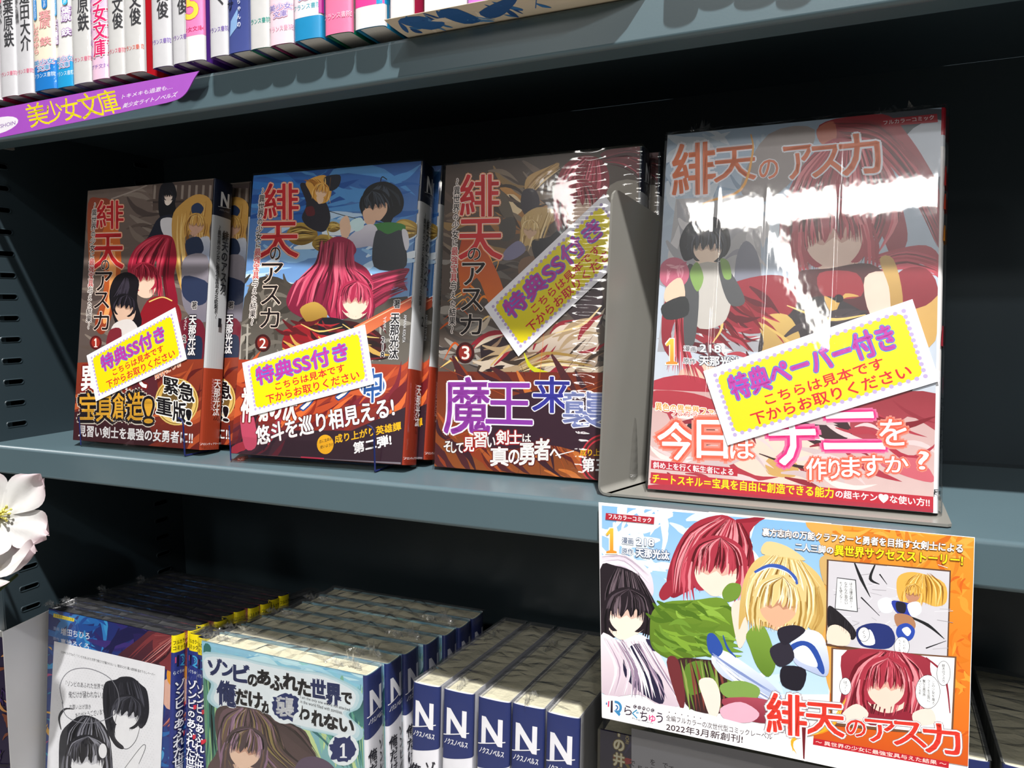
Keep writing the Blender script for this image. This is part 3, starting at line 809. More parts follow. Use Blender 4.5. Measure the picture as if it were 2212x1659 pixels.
# ---- volume one
B1 = book('light_novel', (-.4912, .0176, .002+.0154*math.sin(.14)), (-.14, 0, .0188), .1143, .1738, .0154, '#6c5c56', SPN, PAGE, .0010, .30, '#93361f')
bpy.context.view_layer.update()
p = front_print(B1, .0008)
p.Q('#6f6058', [(180, 380), (480, 370), (480, 990), (150, 980)], '#4e4240')
p.blot(['#7a6c62', '#67594f', '#5b4d46', '#83766c', '#4c403c'], (200, 395, 466, 780), 60, 26, 3, 1.8, .3)
p.Q('#54463f', [(330, 395), (466, 388), (464, 450), (330, 455)]);
for i in range(9): p.S('#8d8076', [(335+i*15, 400), (333+i*15, 430)], 5, 7, 5)
p.S('#9a8d84', [(240, 430), (290, 412), (318, 400)], 3); p.S('#3c312e', [(330, 437), (466, 433)], 4)
for i in range(7): p.S('#463a36', [(300+i*4, 470+i*20), (400, 452+i*26), (466, 470+i*24)], 1.5, 2.2, 1)
p.P('#8b3c2a', [(190, 440), (215, 428), (240, 440), (225, 520), (200, 600), (192, 560)], '#c06a3a')
p.P('#d8702c', [(222, 500), (250, 480), (262, 560), (250, 650), (225, 720), (205, 700), (225, 620)], '#8a3420')
p.P('#e8a060', [(232, 540), (246, 530), (250, 600), (232, 690), (222, 690), (236, 620)])
# dark clothes and hair masses, upper middle
p.P('#15151b', [(348, 400), (372, 394), (382, 418), (378, 440), (384, 470), (360, 480), (346, 470), (342, 440)])
p.P('#f0e0d4', [(356, 418), (370, 416), (372, 434), (362, 444), (355, 436)])
p.P('#1f2231', [(344, 470), (382, 466), (392, 500), (380, 530), (338, 528), (320, 552), (300, 548), (322, 508)])
p.P('#d9d6da', [(348, 474), (374, 472), (384, 500), (366, 518), (350, 500)])
# gold hair sweep
p.P('#c99a4e', [(372, 470), (392, 440), (424, 420), (452, 428), (462, 460), (452, 500), (462, 560), (460, 640), (446, 600), (430, 520), (402, 510), (390, 560), (398, 640), (384, 600), (374, 540)])
p.P('#caa08a', [(408, 478), (440, 476), (446, 500), (432, 514), (412, 506)])
p.strands(['#e8c47c', '#a87434', '#d9ae60', '#7e5424'], [(380, 470), (376, 520), (386, 600), (394, 660)], [(452, 432), (446, 500), (456, 570), (452, 660)], 40, 5, 4, 2)
p.P('#2b3a5a', [(414, 446), (428, 438), (440, 450), (430, 466), (416, 462)])
p.P('#c8ccd6', [(426, 520), (452, 512), (462, 560), (440, 570), (424, 552)], '#7c88a4')
p.P('#28344e', [(402, 520), (430, 512), (440, 540), (420, 556), (404, 548)])
p.P('#8f8890', [(400, 556), (446, 552), (456, 620), (452, 690), (420, 690), (396, 660), (392, 600)], '#77727e')
p.P('#2a3450', [(398, 596), (454, 612), (456, 640), (430, 660), (396, 640)])
# crimson hair mass
p.P('#a01c34', [(300, 530), (330, 510), (362, 508), (376, 520), (382, 560), (376, 600), (384, 650), (378, 690), (360, 650), (352, 600), (330, 560), (300, 620), (282, 620), (278, 570)], '#7c1228')
p.P('#e6c6b0', [(286, 590), (306, 570), (332, 580), (340, 610), (328, 640), (306, 642), (288, 622)])
p.P('#b42440', [(282, 612), (276, 572), (296, 532), (330, 516), (346, 540), (330, 566), (312, 582), (300, 604), (292, 584)])
p.strands(['#d8485e', '#8c1428', '#c02c48', '#5e0c1c'], [(344, 512), (316, 524), (292, 550), (282, 600)], [(372, 516), (366, 560), (364, 610), (376, 680)], 46, 5, 8, 2)
p.head(311, 604, 29, '#a8283e', ['#d8485e', '#8c1428', '#c02c48', '#5e0c1c'], '#e6c6b0', '#c49884', -.1, 2, 44)
p.P('#8c1824', [(318, 650), (352, 640), (386, 660), (388, 700), (340, 720), (300, 700)]); p.S('#e4c870', [(322, 652), (350, 642), (372, 650)], 2.5)
# black hair mass below, collar
p.P('#171419', [(236, 640), (248, 600), (276, 588), (300, 606), (296, 650), (306, 700), (270, 720), (250, 700)])
p.P('#d8b49c', [(246, 650), (270, 636), (292, 660), (288, 690), (264, 700), (248, 680)])
p.P('#d9d2ce', [(246, 700), (282, 690), (300, 720), (270, 740), (240, 730)]); p.P('#7c2430', [(236, 715), (262, 712), (256, 760), (230, 760)])
p.strands(['#2c2630', '#0c0a0e', '#3a3440'], [(244, 640), (256, 620), (268, 600)], [(290, 650), (292, 620), (280, 600)], 16, 5, 3, 2)
p.head(268, 664, 23, '#171419', ['#2c2630', '#0c0a0e', '#3a3440'], '#d8b49c', '#b08c76', .2, 5, 26, 0)
p.head(424, 486, 20, '#c99a4e', ['#e8c47c', '#a87434', '#d9ae60', '#7e5424'], '#caa08a', '#a07c64', .1, 6, 26)
p.head(364, 424, 11, '#15151b', ['#2c2c38', '#08080c'], '#e8d4c6', '#b8a090', 0, 7, 10)
p.P('#6c1c2c', [(384, 700), (432, 690), (446, 740), (430, 790), (380, 780)]); p.P('#222c44', [(404, 740), (436, 730), (430, 800), (396, 830)])
title_v(p, [(207, 434, 267, 494), (202, 506, 267, 580), (219, 562, 236, 584), (206, 588, 243, 628), (203, 632, 236, 666), (202, 674, 236, 713)])
subtitle(p, (205, 437), (191, 712), 11)
p.E('#5c1418', 207, 740, 13, 15); p.E('#a02c20', 207, 740, 9, 11); p.one(203, 731, 211, 750, '#f2e2d8')
p.column('著', (420, 652), (420, 668), 12, '#14121a', .03, out='#d8d0cc', ow=.1)
p.column('天那光汰', (417, 680), (413, 768), 16, '#f0ecec', .06, out=[('#1a1722', .12)]); p.column('イラスト', (402, 684), (399, 714), 7, '#e8e4e4', .02)
p.column('2', (399, 722), (398, 742), 14, '#14121a', .03, out='#d8d0cc', ow=.1)
v_ = p.k; W, H = .1143, .1738
p.k += 1
p.Q('#8c3822', [(150, 783), (460, 776), (440, 990), (140, 980)], '#64201a')
p.blot(['#a84a28', '#7a2c1e', '#b85a30', '#5c1c1a', '#93402c', '#4c1a1c'], (166, 800, 440, 968), 46, 20, 9, 2.2, -.5)
p.P('#3c1a20', [(160, 890), (300, 900), (320, 970), (150, 970)]); p.P('#57242c', [(280, 800), (330, 800), (340, 860), (300, 870)])
p.text('異世界で', (176, 844), (322, 840), (176, 790), '#f5f2ee', bold=.05, out=[('#7c1a18', .09)])
for ch, b_ in (('宝', (172, 850, 212, 906)), ('具', (208, 856, 246, 910)), ('創', (244, 850, 282, 904)), ('造', (276, 848, 314, 908)), ('!', (312, 862, 330, 914))):
    p.char(ch, *b_, '#d8a030', '#f4d898', .03, out=[('#cfc6b8', .18), ('#1c1518', .14)])
p.text('見習い剣士を最強の女勇者に!!', (170, 942), (416, 959), (171, 918), '#f4f2f2', bold=.05, out=[('#4c1a1c', .06)])
p.E('#d8b868', 382, 868, 47, 51, 30); p.E('#8c6c28', 382, 868, 44, 48, 30); p.E('#c89a3c', 382, 868, 42, 46, 30, '#e8cc80'); p.E('#4a3820', 382, 868, 35, 39, 30, '#8a6a34')
for ch, b_ in (('緊', (354, 814, 386, 848)), ('急', (386, 824, 420, 862)), ('重', (338, 856, 372, 892)), ('版', (374, 866, 402, 908)), ('!', (402, 884, 414, 916))):
    p.char(ch, *b_, '#191519', None, .06, out=[('#f6f4ee', .1)], slope=.22)
p.text('好評につき', (336, 820), (392, 790), (334, 808), '#e8762c', bold=.03, out=[('#f6e8d8', .1)])
p.build('cover_print', PR, B1)
novel_spine(B1, '1')
tag(B1, 'first-volume novel with a brownish cover, leftmost display copy on the middle shelf', 'book')
FA = film_mat('wrap_display_one', (1, 1, .3), 40, .12, .06, .8)
mbf = MB(); mbf.quad((0, -.0012, 0), (W, -.0012, 0), (W, -.0012, H), (0, -.0012, H)); mbf.build('wrap_film', FA, B1)

def bonus_card(bk, px, words, big, labelled):
    """small yellow notice taped on the cover under the wrap; px = TL, TR, BR, BL"""
    q = Print(frame_of(bk), bounds=(-.02, .16, -.02, .2), y0=-.0016)
    pts = [q.uv(*t) for t in px]
    mb = MB(); mb.prism(pts, 'y', -.0016, -.00135); c = mb.build('bonus_card', mat('white_card', '#eceaf0', .5), bk); tag(c, labelled)
    def L(u, v):                # bilinear position on the card, in sheet coordinates
        a, b, d, e = pts
        return tuple(a[k]*(1-u)*(1-v)+b[k]*u*(1-v)+d[k]*u*v+e[k]*(1-u)*v for k in (0, 1))
    q.k = 1; q.shape([L(0, 0), L(1, 0), L(1, 1), L(0, 1)], '#eceaf0')
    def rr(u0, v0, u1, v1, r):
        o = []
        for cx, cy, a0 in ((u1-r, v0+r*2, -90), (u1-r, v1-r*2, 0), (u0+r, v1-r*2, 90), (u0+r, v0+r*2, 180)):
            for i in range(5): a = R(a0+i*22.5); o.append(L(cx+r*math.cos(a), cy+r*2*math.sin(a)))
        return o
    q.shape(rr(.055, .10, .945, .90, .045), '#e2d20a')
    n = 0; q.k += 1
    for u, v in [(.05+.9*i/24, .10) for i in range(25)]+[(.05+.9*i/24, .90) for i in range(25)]+[(.05, .1+.8*i/11) for i in range(1, 11)]+[(.95, .1+.8*i/11) for i in range(1, 11)]:
        c0 = L(u, v); r = math.dist(L(0, 0), L(1, 0))*.0105
        q.shape([(c0[0]+r*math.cos(i*math.pi/4), c0[1]+r*math.sin(i*math.pi/4)) for i in range(8)], '#b4a2cc'); q.k -= 1
    q.k += 1
    def tx(t, u0, u1, v0, v1, col, **kw): q.text(t, L(u0, v1), L(u1, v1), L(u0, v0), col, px=False, **kw)
    tx(words, big[0], big[1], .17, .49, '#b83aa0', bold=.06, out=[('#2f7fd0', .07), ('#d04a9c', .03)])
    tx('こちらは見本です', .24, .80, .53, .67, '#d0202c', bold=.045)
    tx('下からお取りください', .15, .90, .71, .86, '#d0202c', bold=.045)
    q.build('card_print', print_mat('card_ink', .35, .5, .01), c)
bonus_card(B1, [(187, 768), (378, 664), (403, 776), (207, 867)], '特典SS付き', (.14, .84), 'yellow notice card stuck low on the cover')

# ---- volume two
B2 = book('light_novel', (-.3467, .0156, .002+.0146*math.sin(.1863)), (-.1863, 0, .0612), .1183, .1746, .0146, '#3f78b8', SPN, PAGE, .0010, .31, '#93301c')
bpy.context.view_layer.update()
p = front_print(B2, .0008)
p.Q('#1f5aa6', [(530, 350), (930, 340), (870, 800), (500, 800)], '#8fb6dc')
p.blot(['#2f72bc', '#1b4e98', '#4f8fcc', '#265fa8'], (550, 360, 910, 470), 30, 30, 2, 2.6, -.1)
p.blot(['#dfe8f0', '#b8d2ea', '#c8dcee', '#8cb8e0'], (545, 470, 905, 640), 40, 24, 5, 2.2, -.2)
p.P('#3a342e', [(505, 700), (560, 600), (640, 620), (700, 700), (880, 640), (885, 790), (505, 790)], '#6a645c')
p.blot(['#8a8378', '#5c554c', '#3a3630', '#a49c90', '#6e675e', '#47413a'], (515, 600, 620, 785), 36, 16, 8, 1.2)
p.blot(['#6c6862', '#8c8880', '#55514c'], (780, 690, 880, 785), 24, 16, 12, 1.2)
for x in (520, 535, 790, 806, 822): p.S('#a8a298', [(x, 700), (x-2, 780)], 4)
# gold beast-like ornaments
for cx, cy, s in ((652, 505, 34), (700, 525, 26), (875, 495, 30), (720, 490, 16)):
    p.P('#b4923e', [(cx-s, cy), (cx-s*.3, cy-s*.7), (cx+s*.7, cy-s*.5), (cx+s, cy+s*.2), (cx+s*.2, cy+s*.7), (cx-s*.6, cy+s*.6)], '#75571c')
    p.strands(['#e0c472', '#6c4e18', '#cfae58', '#463410'], [(cx-s*.8, cy-s*.3), (cx, cy-s*.5), (cx+s*.8, cy-s*.2)], [(cx-s*.6, cy+s*.5), (cx, cy+s*.5), (cx+s*.8, cy+s*.4)], 22, 4, int(cx), 3)
p.S('#c8b060', [(700, 470), (716, 530)], 3); p.S('#2a2824', [(660, 440), (760, 470), (850, 485)], 1.5)
# airborne small dark and gold shape
p.P('#24222c', [(648, 400), (664, 398), (700, 430), (714, 470), (700, 500), (668, 492), (652, 470), (662, 440)])
p.P('#d8a048', [(662, 392), (700, 378), (716, 400), (712, 430), (694, 440), (678, 430), (668, 412)]); p.P('#20222c', [(700, 384), (734, 378), (732, 402), (712, 412)])
p.strands(['#f0c878', '#a86c20', '#8c5414'], [(650, 390), (672, 396), (690, 432)], [(716, 384), (714, 404), (720, 440)], 22, 4, 6, 2)
p.P('#e8c4a4', [(684, 424), (698, 422), (698, 436), (688, 440)]); p.head(694, 414, 15, '#d8a048', ['#f0c878', '#a86c20', '#8c5414'], '#e8c4a4', '#c49c7c', .2, 9, 20)
p.P('#5c1c24', [(660, 450), (676, 446), (680, 464), (664, 466)])
# black hair, white sleeve, grey vest
p.P('#14171c', [(784, 420), (800, 400), (830, 392), (858, 404), (872, 430), (868, 456), (850, 470), (840, 484), (812, 470), (800, 452), (786, 448)])
p.strands(['#2a2f38', '#0a0c10', '#3f4652'], [(786, 440), (800, 414), (820, 402)], [(880, 446), (866, 424), (840, 404)], 22, 6, 3, 3)
p.head(812, 448, 30, '#14171c', ['#2a2f38', '#0a0c10', '#3f4652'], '#e2b89c', '#b8907a', -.25, 8, 30, 0)
p.S('#14171c', [(822, 392), (826, 382), (836, 388)], 2); p.P('#e2b89c', [(784, 458), (800, 450), (812, 470), (806, 486), (790, 482)])
p.P('#3f8040', [(806, 486), (840, 480), (874, 486), (870, 502), (836, 508), (812, 500)])
p.P('#dcd8e2', [(752, 514), (790, 486), (814, 492), (820, 540), (800, 532), (770, 536), (758, 530)], '#a8a4b8')
p.P('#3b4048', [(812, 500), (838, 506), (868, 498), (878, 540), (872, 580), (808, 576)], '#2a2d34'); p.P('#d8d6de', [(868, 498), (880, 500), (884, 530), (876, 540)])
p.P('#e6bfa2', [(734, 480), (750, 466), (758, 490), (752, 512), (740, 516)]); p.P('#d0ecf0', [(756, 480), (780, 470), (786, 490), (768, 500)])
# crimson hair mass sweeping out both sides
p.P('#992446', [(620, 640), (640, 606), (676, 590), (690, 540), (722, 512), (756, 518), (770, 540), (762, 560), (792, 580), (806, 610), (800, 650), (770, 680), (720, 690), (690, 660), (672, 690), (640, 680), (622, 664)], '#741a34')
p.P('#8a2040', [(796, 600), (840, 586), (884, 580), (872, 606), (880, 628), (850, 620), (836, 650), (806, 668), (780, 690), (790, 650)], '#6a1630')
p.P('#ead0bc', [(732, 650), (756, 634), (786, 640), (800, 650), (794, 674), (770, 690), (746, 680)])
p.P('#a8284a', [(716, 690), (708, 640), (730, 600), (770, 580), (804, 604), (806, 640), (796, 656), (780, 632), (768, 650), (750, 636), (736, 660), (728, 690)])
p.strands(['#c84a68', '#6c1430', '#b23654', '#4e0c20', '#d8647c'], [(690, 520), (680, 570), (640, 610), (620, 660)], [(764, 524), (768, 580), (802, 620), (800, 690)], 90, 6, 9, 3)
p.strands(['#c04060', '#5e1026', '#9c2a48'], [(800, 596), (840, 586), (884, 580)], [(790, 680), (830, 650), (878, 628)], 30, 5, 5, 2)
p.head(768, 650, 34, '#a8284a', ['#c84a68', '#6c1430', '#b23654', '#4e0c20', '#d8647c'], '#ead0bc', '#c8a08c', .05, 3, 60)
# dark armour with gilt edges
p.P('#3c1418', [(640, 700), (676, 680), (720, 690), (770, 696), (820, 720), (830, 760), (760, 780), (640, 780), (610, 760)])
p.P('#c09a48', [(648, 668), (680, 652), (706, 672), (700, 696), (668, 700)], '#8c6826'); p.P('#8e1c24', [(620, 716), (660, 700), (672, 740), (640, 764), (610, 750)]); p.P('#1e1a20', [(690, 690), (742, 692), (760, 730), (700, 740)])
p.blot(['#7c2028', '#a82830', '#241416', '#5c181e', '#c8a050'], (620, 696, 820, 770), 46, 13, 4, 1.8, .3); p.S('#e0c070', [(650, 700), (690, 716), (740, 706)], 1.5, 4, 1); p.S('#e0c070', [(740, 700), (780, 724), (820, 730)], 1.5, 4, 1)
p.Q('#b8442c', [(764, 706), (890, 640), (888, 664), (780, 730)], '#d87a4c'); p.S('#f0b890', [(770, 708), (888, 646)], 2)
title_v(p, [(569, 397, 645, 474), (560, 481, 645, 556), (584, 534, 606, 562), (566, 569, 612, 612), (564, 617, 606, 658), (562, 666, 604, 708)])
subtitle(p, (568, 405), (544, 704), 13)
p.E('#3c1416', 568, 741, 17, 19); p.E('#8c2a22', 568, 741, 12, 14); p.text('2', (561, 752), (575, 752), (561, 731), '#f4e8e0', bold=.02)
p.column('著', (858, 648), (858, 666), 14, '#14121a', .04, out='#d8d4d4', ow=.1)
p.column('天那光汰', (854, 676), (850, 776), 19, '#14121a', .05, out=[('#e0dcdc', .1)]); p.column('イラスト', (832, 684), (830, 716), 8, '#f0ecec', .03)
p.column('218', (828, 726), (826, 774), 15, '#14121a', .05, out=[('#e0dcdc', .1)])
v, ff, bb = glyphs('AMANA KOUTA'); a0 = p.uv(873, 680); a1 = p.uv(869, 740); k = math.dist(a0, a1)/(bb[1]-bb[0])
p.k += 1; p._ink(v, ff, lambda x, y: (a0[0]+y*k*1.2+(a1[0]-a0[0])*x/(bb[1]), a0[1]-x*k), '#d8d8dc', None, None, 0, k, None)
p.k += 1
p.Q('#a63c22', [(495, 776), (900, 789), (890, 1020), (480, 1000)], '#58202a')
p.blot(['#b84a28', '#8c2c1c', '#6c1c22', '#c65a30', '#7c2430', '#d86a34'], (505, 790, 880, 920), 60, 24, 11, 2.4, -.6)
p.Q('#33202a', [(500, 960), (600, 930), (760, 930), (890, 880), (885, 1005), (500, 990)])
p.blot(['#402630', '#a03040', '#58202c', '#2a1c28'], (510, 900, 620, 985), 18, 18, 4, 2.0, -.8); p.P('#c04a64', [(520, 900), (545, 890), (555, 960), (530, 968)])
p.text('神魂の決', (520, 912), (640, 908), (524, 838), '#f4efe8', bold=.04, out=[('#7c1c18', .06)]); p.text('ソウ', (640, 890), (770, 850), (640, 830), '#f4efe8', bold=.02, out=[('#244a8c', .07)])
p.E('#f4f2f0', 805, 833, 30, 27, 28); p.E('#2a5aa0', 805, 833, 26, 24, 28); p.E('#dfe8f0', 805, 833, 20, 18, 28); p.E('#3a6cb0', 805, 833, 12, 11, 20); p.text('中', (786, 872), (824, 866), (787, 800), '#2a5aa0', bold=.03, out=[('#f4f2f0', .05)])
p.text('悠斗を巡り相見える!', (556, 962), (853, 899), (552, 922), '#f7f4f4', bold=.05, out=[('#44141c', .06)])
p.text('成り上がり英雄譚', (724, 958), (867, 929), (723, 940), '#f2b81e', bold=.05); p.text('第二弾!', (765, 980), (846, 961), (763, 957), '#f8f4f4', bold=.07)
p.E('#e8a820', 703, 960, 18, 21, 24); p.text('恋に宝具は', (690, 958), (717, 951), (690, 951), '#2a2018', bold=.02); p.text('使いよう!?', (692, 970), (719, 963), (692, 963), '#2a2018', bold=.02)
p.Q('#8c8890', [(500, 981), (720, 992), (866, 999), (866, 1006), (500, 990)], '#5c4a50'); p.Q('#b03048', [(650, 986), (700, 989), (700, 996), (650, 993)])
p.build('cover_print', PR, B2)
novel_spine(B2, '2')
tag(B2, 'second-volume novel with a bright blue sky cover, in a clear stand on the middle shelf', 'book')
FB = film_mat('wrap_display_two', (1, 1, .4), 38, .22, .05, 1.0)
W, H, T, b_ = B2['dims']; mb = MB(); pth = bpath(W, T, b_, .0012)
for k in range(len(pth)-1): mb.quad((*pth[k], -.001), (*pth[k+1], -.001), (*pth[k+1], H+.001), (*pth[k], H+.001))
mb.build('wrap_film', FB, B2)
bonus_card(B2, [(523, 784), (788, 701), (808, 829), (541, 899)], '特典SS付き', (.10, .84), 'yellow notice card stuck across the lower cover')

# ---- volume three
B3 = book('light_novel', (-.2170, .0380, .0154*math.sin(.1190)), (-.1190, 0, -.0048), .1140, .1726, .0154, '#51443e', SPN, PAGE, .0010, .305, '#9c4a20')
bpy.context.view_layer.update()
p = front_print(B3, .0008)
p.Q('#4a3c34', [(955, 350), (1410, 300), (1390, 830), (940, 830)], '#5e534c')
p.P('#c08a4a', [(1050, 430), (1100, 400), (1150, 420), (1200, 470), (1150, 500), (1070, 500)], '#8a5c34'); p.P('#e0c8a0', [(1080, 430), (1110, 420), (1130, 450), (1100, 470)])
p.blot(['#5a4a40', '#6e5c4e', '#3c302a', '#7c6c5c', '#8c7048'], (965, 360, 1290, 560), 46, 24, 3, 2.0, .4)
p.blot(['#6a625c', '#4c4440', '#86807a', '#3a3434', '#9c948c'], (950, 560, 1300, 790), 60, 22, 6, 1.8, .2)
for i in range(16):
    rr = random.Random(i+40); y = rr.uniform(560, 800); x = rr.uniform(945, 1040)
    p.S(rr.choice(['#e8842c', '#f0a84c', '#c4541c', '#f4c878']), [(x, y), (x+rr.uniform(10, 40), y-rr.uniform(10, 40)), (x+rr.uniform(30, 70), y-rr.uniform(-20, 40))], .5, rr.uniform(2, 7), .5)
p.P('#a83c20', [(1010, 500), (1060, 560), (1090, 640), (1060, 660), (1030, 600), (1000, 640), (990, 560)], '#d8702c')
# small gold-haired and armoured masses
p.P('#b8935a', [(1140, 382), (1180, 362), (1208, 352), (1196, 376), (1160, 396), (1150, 420), (1134, 410)]); p.strands(['#e6c890', '#8c6830'], [(1136, 410), (1160, 380), (1206, 350)], [(1150, 420), (1176, 392), (1210, 366)], 18, 3, 3, 2)
p.P('#332c34', [(1130, 412), (1156, 410), (1166, 440), (1150, 462), (1180, 470), (1150, 480), (1126, 450)]); p.P('#5e5448', [(1072, 410), (1092, 420), (1110, 470), (1090, 470), (1074, 440)])
p.P('#c0a068', [(1128, 470), (1160, 448), (1200, 454), (1222, 470), (1190, 480), (1172, 500), (1166, 540), (1140, 530), (1120, 540), (1126, 500)]); p.P('#c8a488', [(1134, 494), (1152, 490), (1156, 508), (1142, 516)])
p.strands(['#ead2a0', '#8c6c38', '#d4b478'], [(1130, 470), (1126, 510), (1120, 540)], [(1200, 456), (1180, 500), (1166, 545)], 30, 4, 7, 3)
p.P('#7c7894', [(1092, 540), (1120, 520), (1136, 540), (1110, 560), (1086, 560)]); p.P('#7a5c48', [(1126, 560), (1160, 556), (1170, 600), (1140, 620), (1120, 590)])
p.P('#28262a', [(1150, 520), (1190, 510), (1230, 470), (1250, 520), (1230, 580), (1180, 600), (1156, 560)]); p.P('#4a4440', [(1080, 480), (1110, 470), (1112, 510), (1084, 520)])
# crimson hair top right
p.P('#7e1a2a', [(1200, 400), (1220, 356), (1262, 336), (1300, 346), (1316, 380), (1310, 440), (1290, 480), (1276, 440), (1240, 420), (1216, 470), (1206, 500), (1196, 450)], '#98243a')
p.P('#d8bca8', [(1214, 452), (1246, 424), (1280, 440), (1276, 480), (1240, 492), (1222, 476)])
p.P('#8c2030', [(1196, 470), (1206, 410), (1240, 380), (1280, 400), (1268, 430), (1244, 424), (1220, 452), (1212, 486)])
p.P('#6c1c28', [(1296, 334), (1340, 316), (1394, 316), (1394, 400), (1370, 372), (1330, 350)], '#4a1018')
p.strands(['#b8384c', '#500c18', '#96263a', '#d0586a'], [(1262, 338), (1220, 370), (1204, 430), (1206, 490)], [(1300, 348), (1318, 400), (1308, 450), (1290, 490)], 50, 5, 3, 2)
p.strands(['#a03444', '#400a14', '#7c2030'], [(1300, 340), (1350, 322), (1392, 318)], [(1300, 352), (1350, 362), (1392, 398)], 24, 5, 6, 2)
p.head(1250, 440, 42, '#8c2030', ['#b8384c', '#500c18', '#96263a', '#d0586a'], '#d8bca8', '#b49482', -.12, 12, 60)
p.head(1146, 496, 18, '#c0a068', ['#ead2a0', '#8c6c38', '#d4b478'], '#c8a488', '#a08068', .1, 13, 26)
p.P('#8c8478', [(1318, 400), (1390, 404), (1386, 560), (1340, 560), (1310, 480)]); p.P('#3c3034', [(1210, 630), (1290, 600), (1300, 700), (1240, 690)])
p.P('#d8c8b8', [(1120, 720), (1170, 700), (1260, 700), (1290, 720), (1280, 800), (1180, 800), (1140, 760)], '#8c7868'); p.P('#2a2024', [(1040, 740), (1090, 730), (1130, 780), (1100, 810), (1050, 800)])
p.blot(['#7c6450', '#3c3028', '#8c2430', '#c8b8a4', '#a89070'], (1040, 700, 1300, 800), 46, 18, 12, 2.2, -.5); p.strands(['#e4d0a0', '#9c7c40'], [(1120, 790), (1180, 760), (1260, 770)], [(1130, 804), (1190, 790), (1290, 800)], 16, 5, 3, 2); p.S('#c8a860', [(1060, 790), (1110, 740), (1150, 730)], 2, 6, 1); p.S('#d8c08c', [(1200, 720), (1260, 700), (1300, 660)], 2, 6, 1)
p.P('#c8c820', [(1132, 760), (1150, 790), (1190, 806), (1160, 806), (1140, 790)])
title_v(p, [(994, 378, 1078, 467), (991, 475, 1085, 560), (1011, 536, 1038, 562), (999, 568, 1048, 616), (996, 625, 1043, 671), (994, 679, 1041, 723)], glow='#e6d8cc')
subtitle(p, (988, 384), (976, 722), 14)
p.E('#3c1416', 1005, 762, 20, 23); p.E('#8c2a22', 1005, 762, 14, 17); p.text('3', (998, 776), (1014, 776), (998, 748), '#f4e8e0', bold=.03)
p.k += 1
p.Q('#6c2a1c', [(930, 802), (1400, 806), (1400, 1070), (925, 1030)], '#8a4a24')
p.blot(['#8c3a20', '#a8542a', '#5c2420', '#c47034', '#3c2028', '#4c2428'], (945, 810, 1375, 1040), 64, 26, 3, 2.4, .8)
for i in range(22):
    rr = random.Random(i+90); a = rr.uniform(0, 6.28); r0 = rr.uniform(60, 90); r1 = rr.uniform(120, 240)
    p.S(rr.choice(['#2a1820', '#d8742c', '#b85024', '#3a2028']), [(1160+r0*math.cos(a)*1.2, 880+r0*math.sin(a)*.8), (1160+r1*math.cos(a)*1.2, 880+r1*math.sin(a)*.8)], 1, 7, .5)
p.P('#38222e', [(1050, 880), (1200, 840), (1310, 880), (1300, 980), (1180, 960), (1060, 970)])
for ch, b_, c_, c2 in (('魔', (960, 816, 1058, 936), '#8c3a9c', '#b46ab8'), ('王', (1050, 828, 1150, 914), '#8c3aa4', '#3a3494'), ('来', (1150, 814, 1236, 890), '#3a3a9c', '#2a2a78'), ('襲', (1216, 846, 1312, 922), '#7c86b8', '#3c4a94')):
    p.char(ch, *b_, c_, c2, .03, out=[('#f3f0f6', .045)], slope=.03)
for ch, b_ in (('そ', (959, 953, 975, 976)), ('し', (975, 955, 986, 978)), ('て', (986, 957, 1001, 978)), ('見', (1002, 945, 1024, 975)), ('習', (1024, 934, 1052, 966)), ('い', (1053, 944, 1070, 966)), ('剣', (1072, 930, 1099, 960)), ('士', (1100, 930, 1127, 958)), ('は', (1129, 938, 1147, 956))):
    p.char(ch, *b_, '#f5f2ee', None, .05, out=[('#a01c20', .1)] if ch in '見習剣士' else [('#3c1a1c', .08)])
for ch, b_ in (('真', (1060, 966, 1098, 1006)), ('の', (1099, 972, 1122, 1002)), ('勇', (1122, 958, 1154, 1004)), ('者', (1155, 948, 1188, 994)), ('へ', (1188, 970, 1212, 990))):
    p.char(ch, *b_, '#f5f2ee', None, .06, out=[('#5c1c1c', .08)])
p.S('#f5f2ee', [(1200, 984), (1240, 974)], 2)
for r in (52, 44):
    p.E('#c03440', 1305, 995, r, r*1.1, 36); p.E('#4c2a28', 1305, 995, r-3, (r-3)*1.1, 36)
p.text('成り上がり英雄譚', (1253, 985), (1372, 984), (1253, 970), '#f2b81e', bold=.04); p.text('第三弾!', (1258, 1019), (1350, 1018), (1258, 990), '#f2f0f0', bold=.06)
p.build('cover_print', PR, B3)
novel_spine(B3, '3')
tag(B3, 'third-volume novel with a bronze brown cover, pressed behind the grey metal bookend', 'book')
bonus_card(B3, [(1046, 663), (1305, 419), (1379, 526), (1120, 770)], '特典SS付き', (.10, .88), 'yellow notice card stuck steeply across the cover')
FC = film_mat('wrap_display_three', (1, 1, 1), 30, .2, .05, 1.2, ripple=((.088, .006, 1500, .9), (.112, .005, 1300, .7)))
wrap(B3, FC, .0019, seed=3, amp=.0014, tufts=(), ny=3)

# ---- spare copies leaning behind
def spare(src, dx, dy, label, skip=('bonus_card',)):
    o = dup(src, Vector(src.location)+Vector((dx, dy, 0)), skip=skip); tag(o, label, 'book'); o.location.z = src.location.z; return o
spare(B1, .0115, .0200, 'spare first-volume novel directly behind the leftmost display copy')
spare(B2, .0035, .0175, 'spare second-volume novel directly behind the blue-covered display copy')
c = spare(B3, .0050, .0195, 'spare third-volume novel behind the bronze brown display copy', skip=('bonus_card', 'wrap_fold'))
c2 = dup(B2, Vector(B2.location)+Vector((.0125, .037, 0)), skip=('bonus_card',)); tag(c2, 'second-volume novel furthest back in the blue-covered pile', 'book')

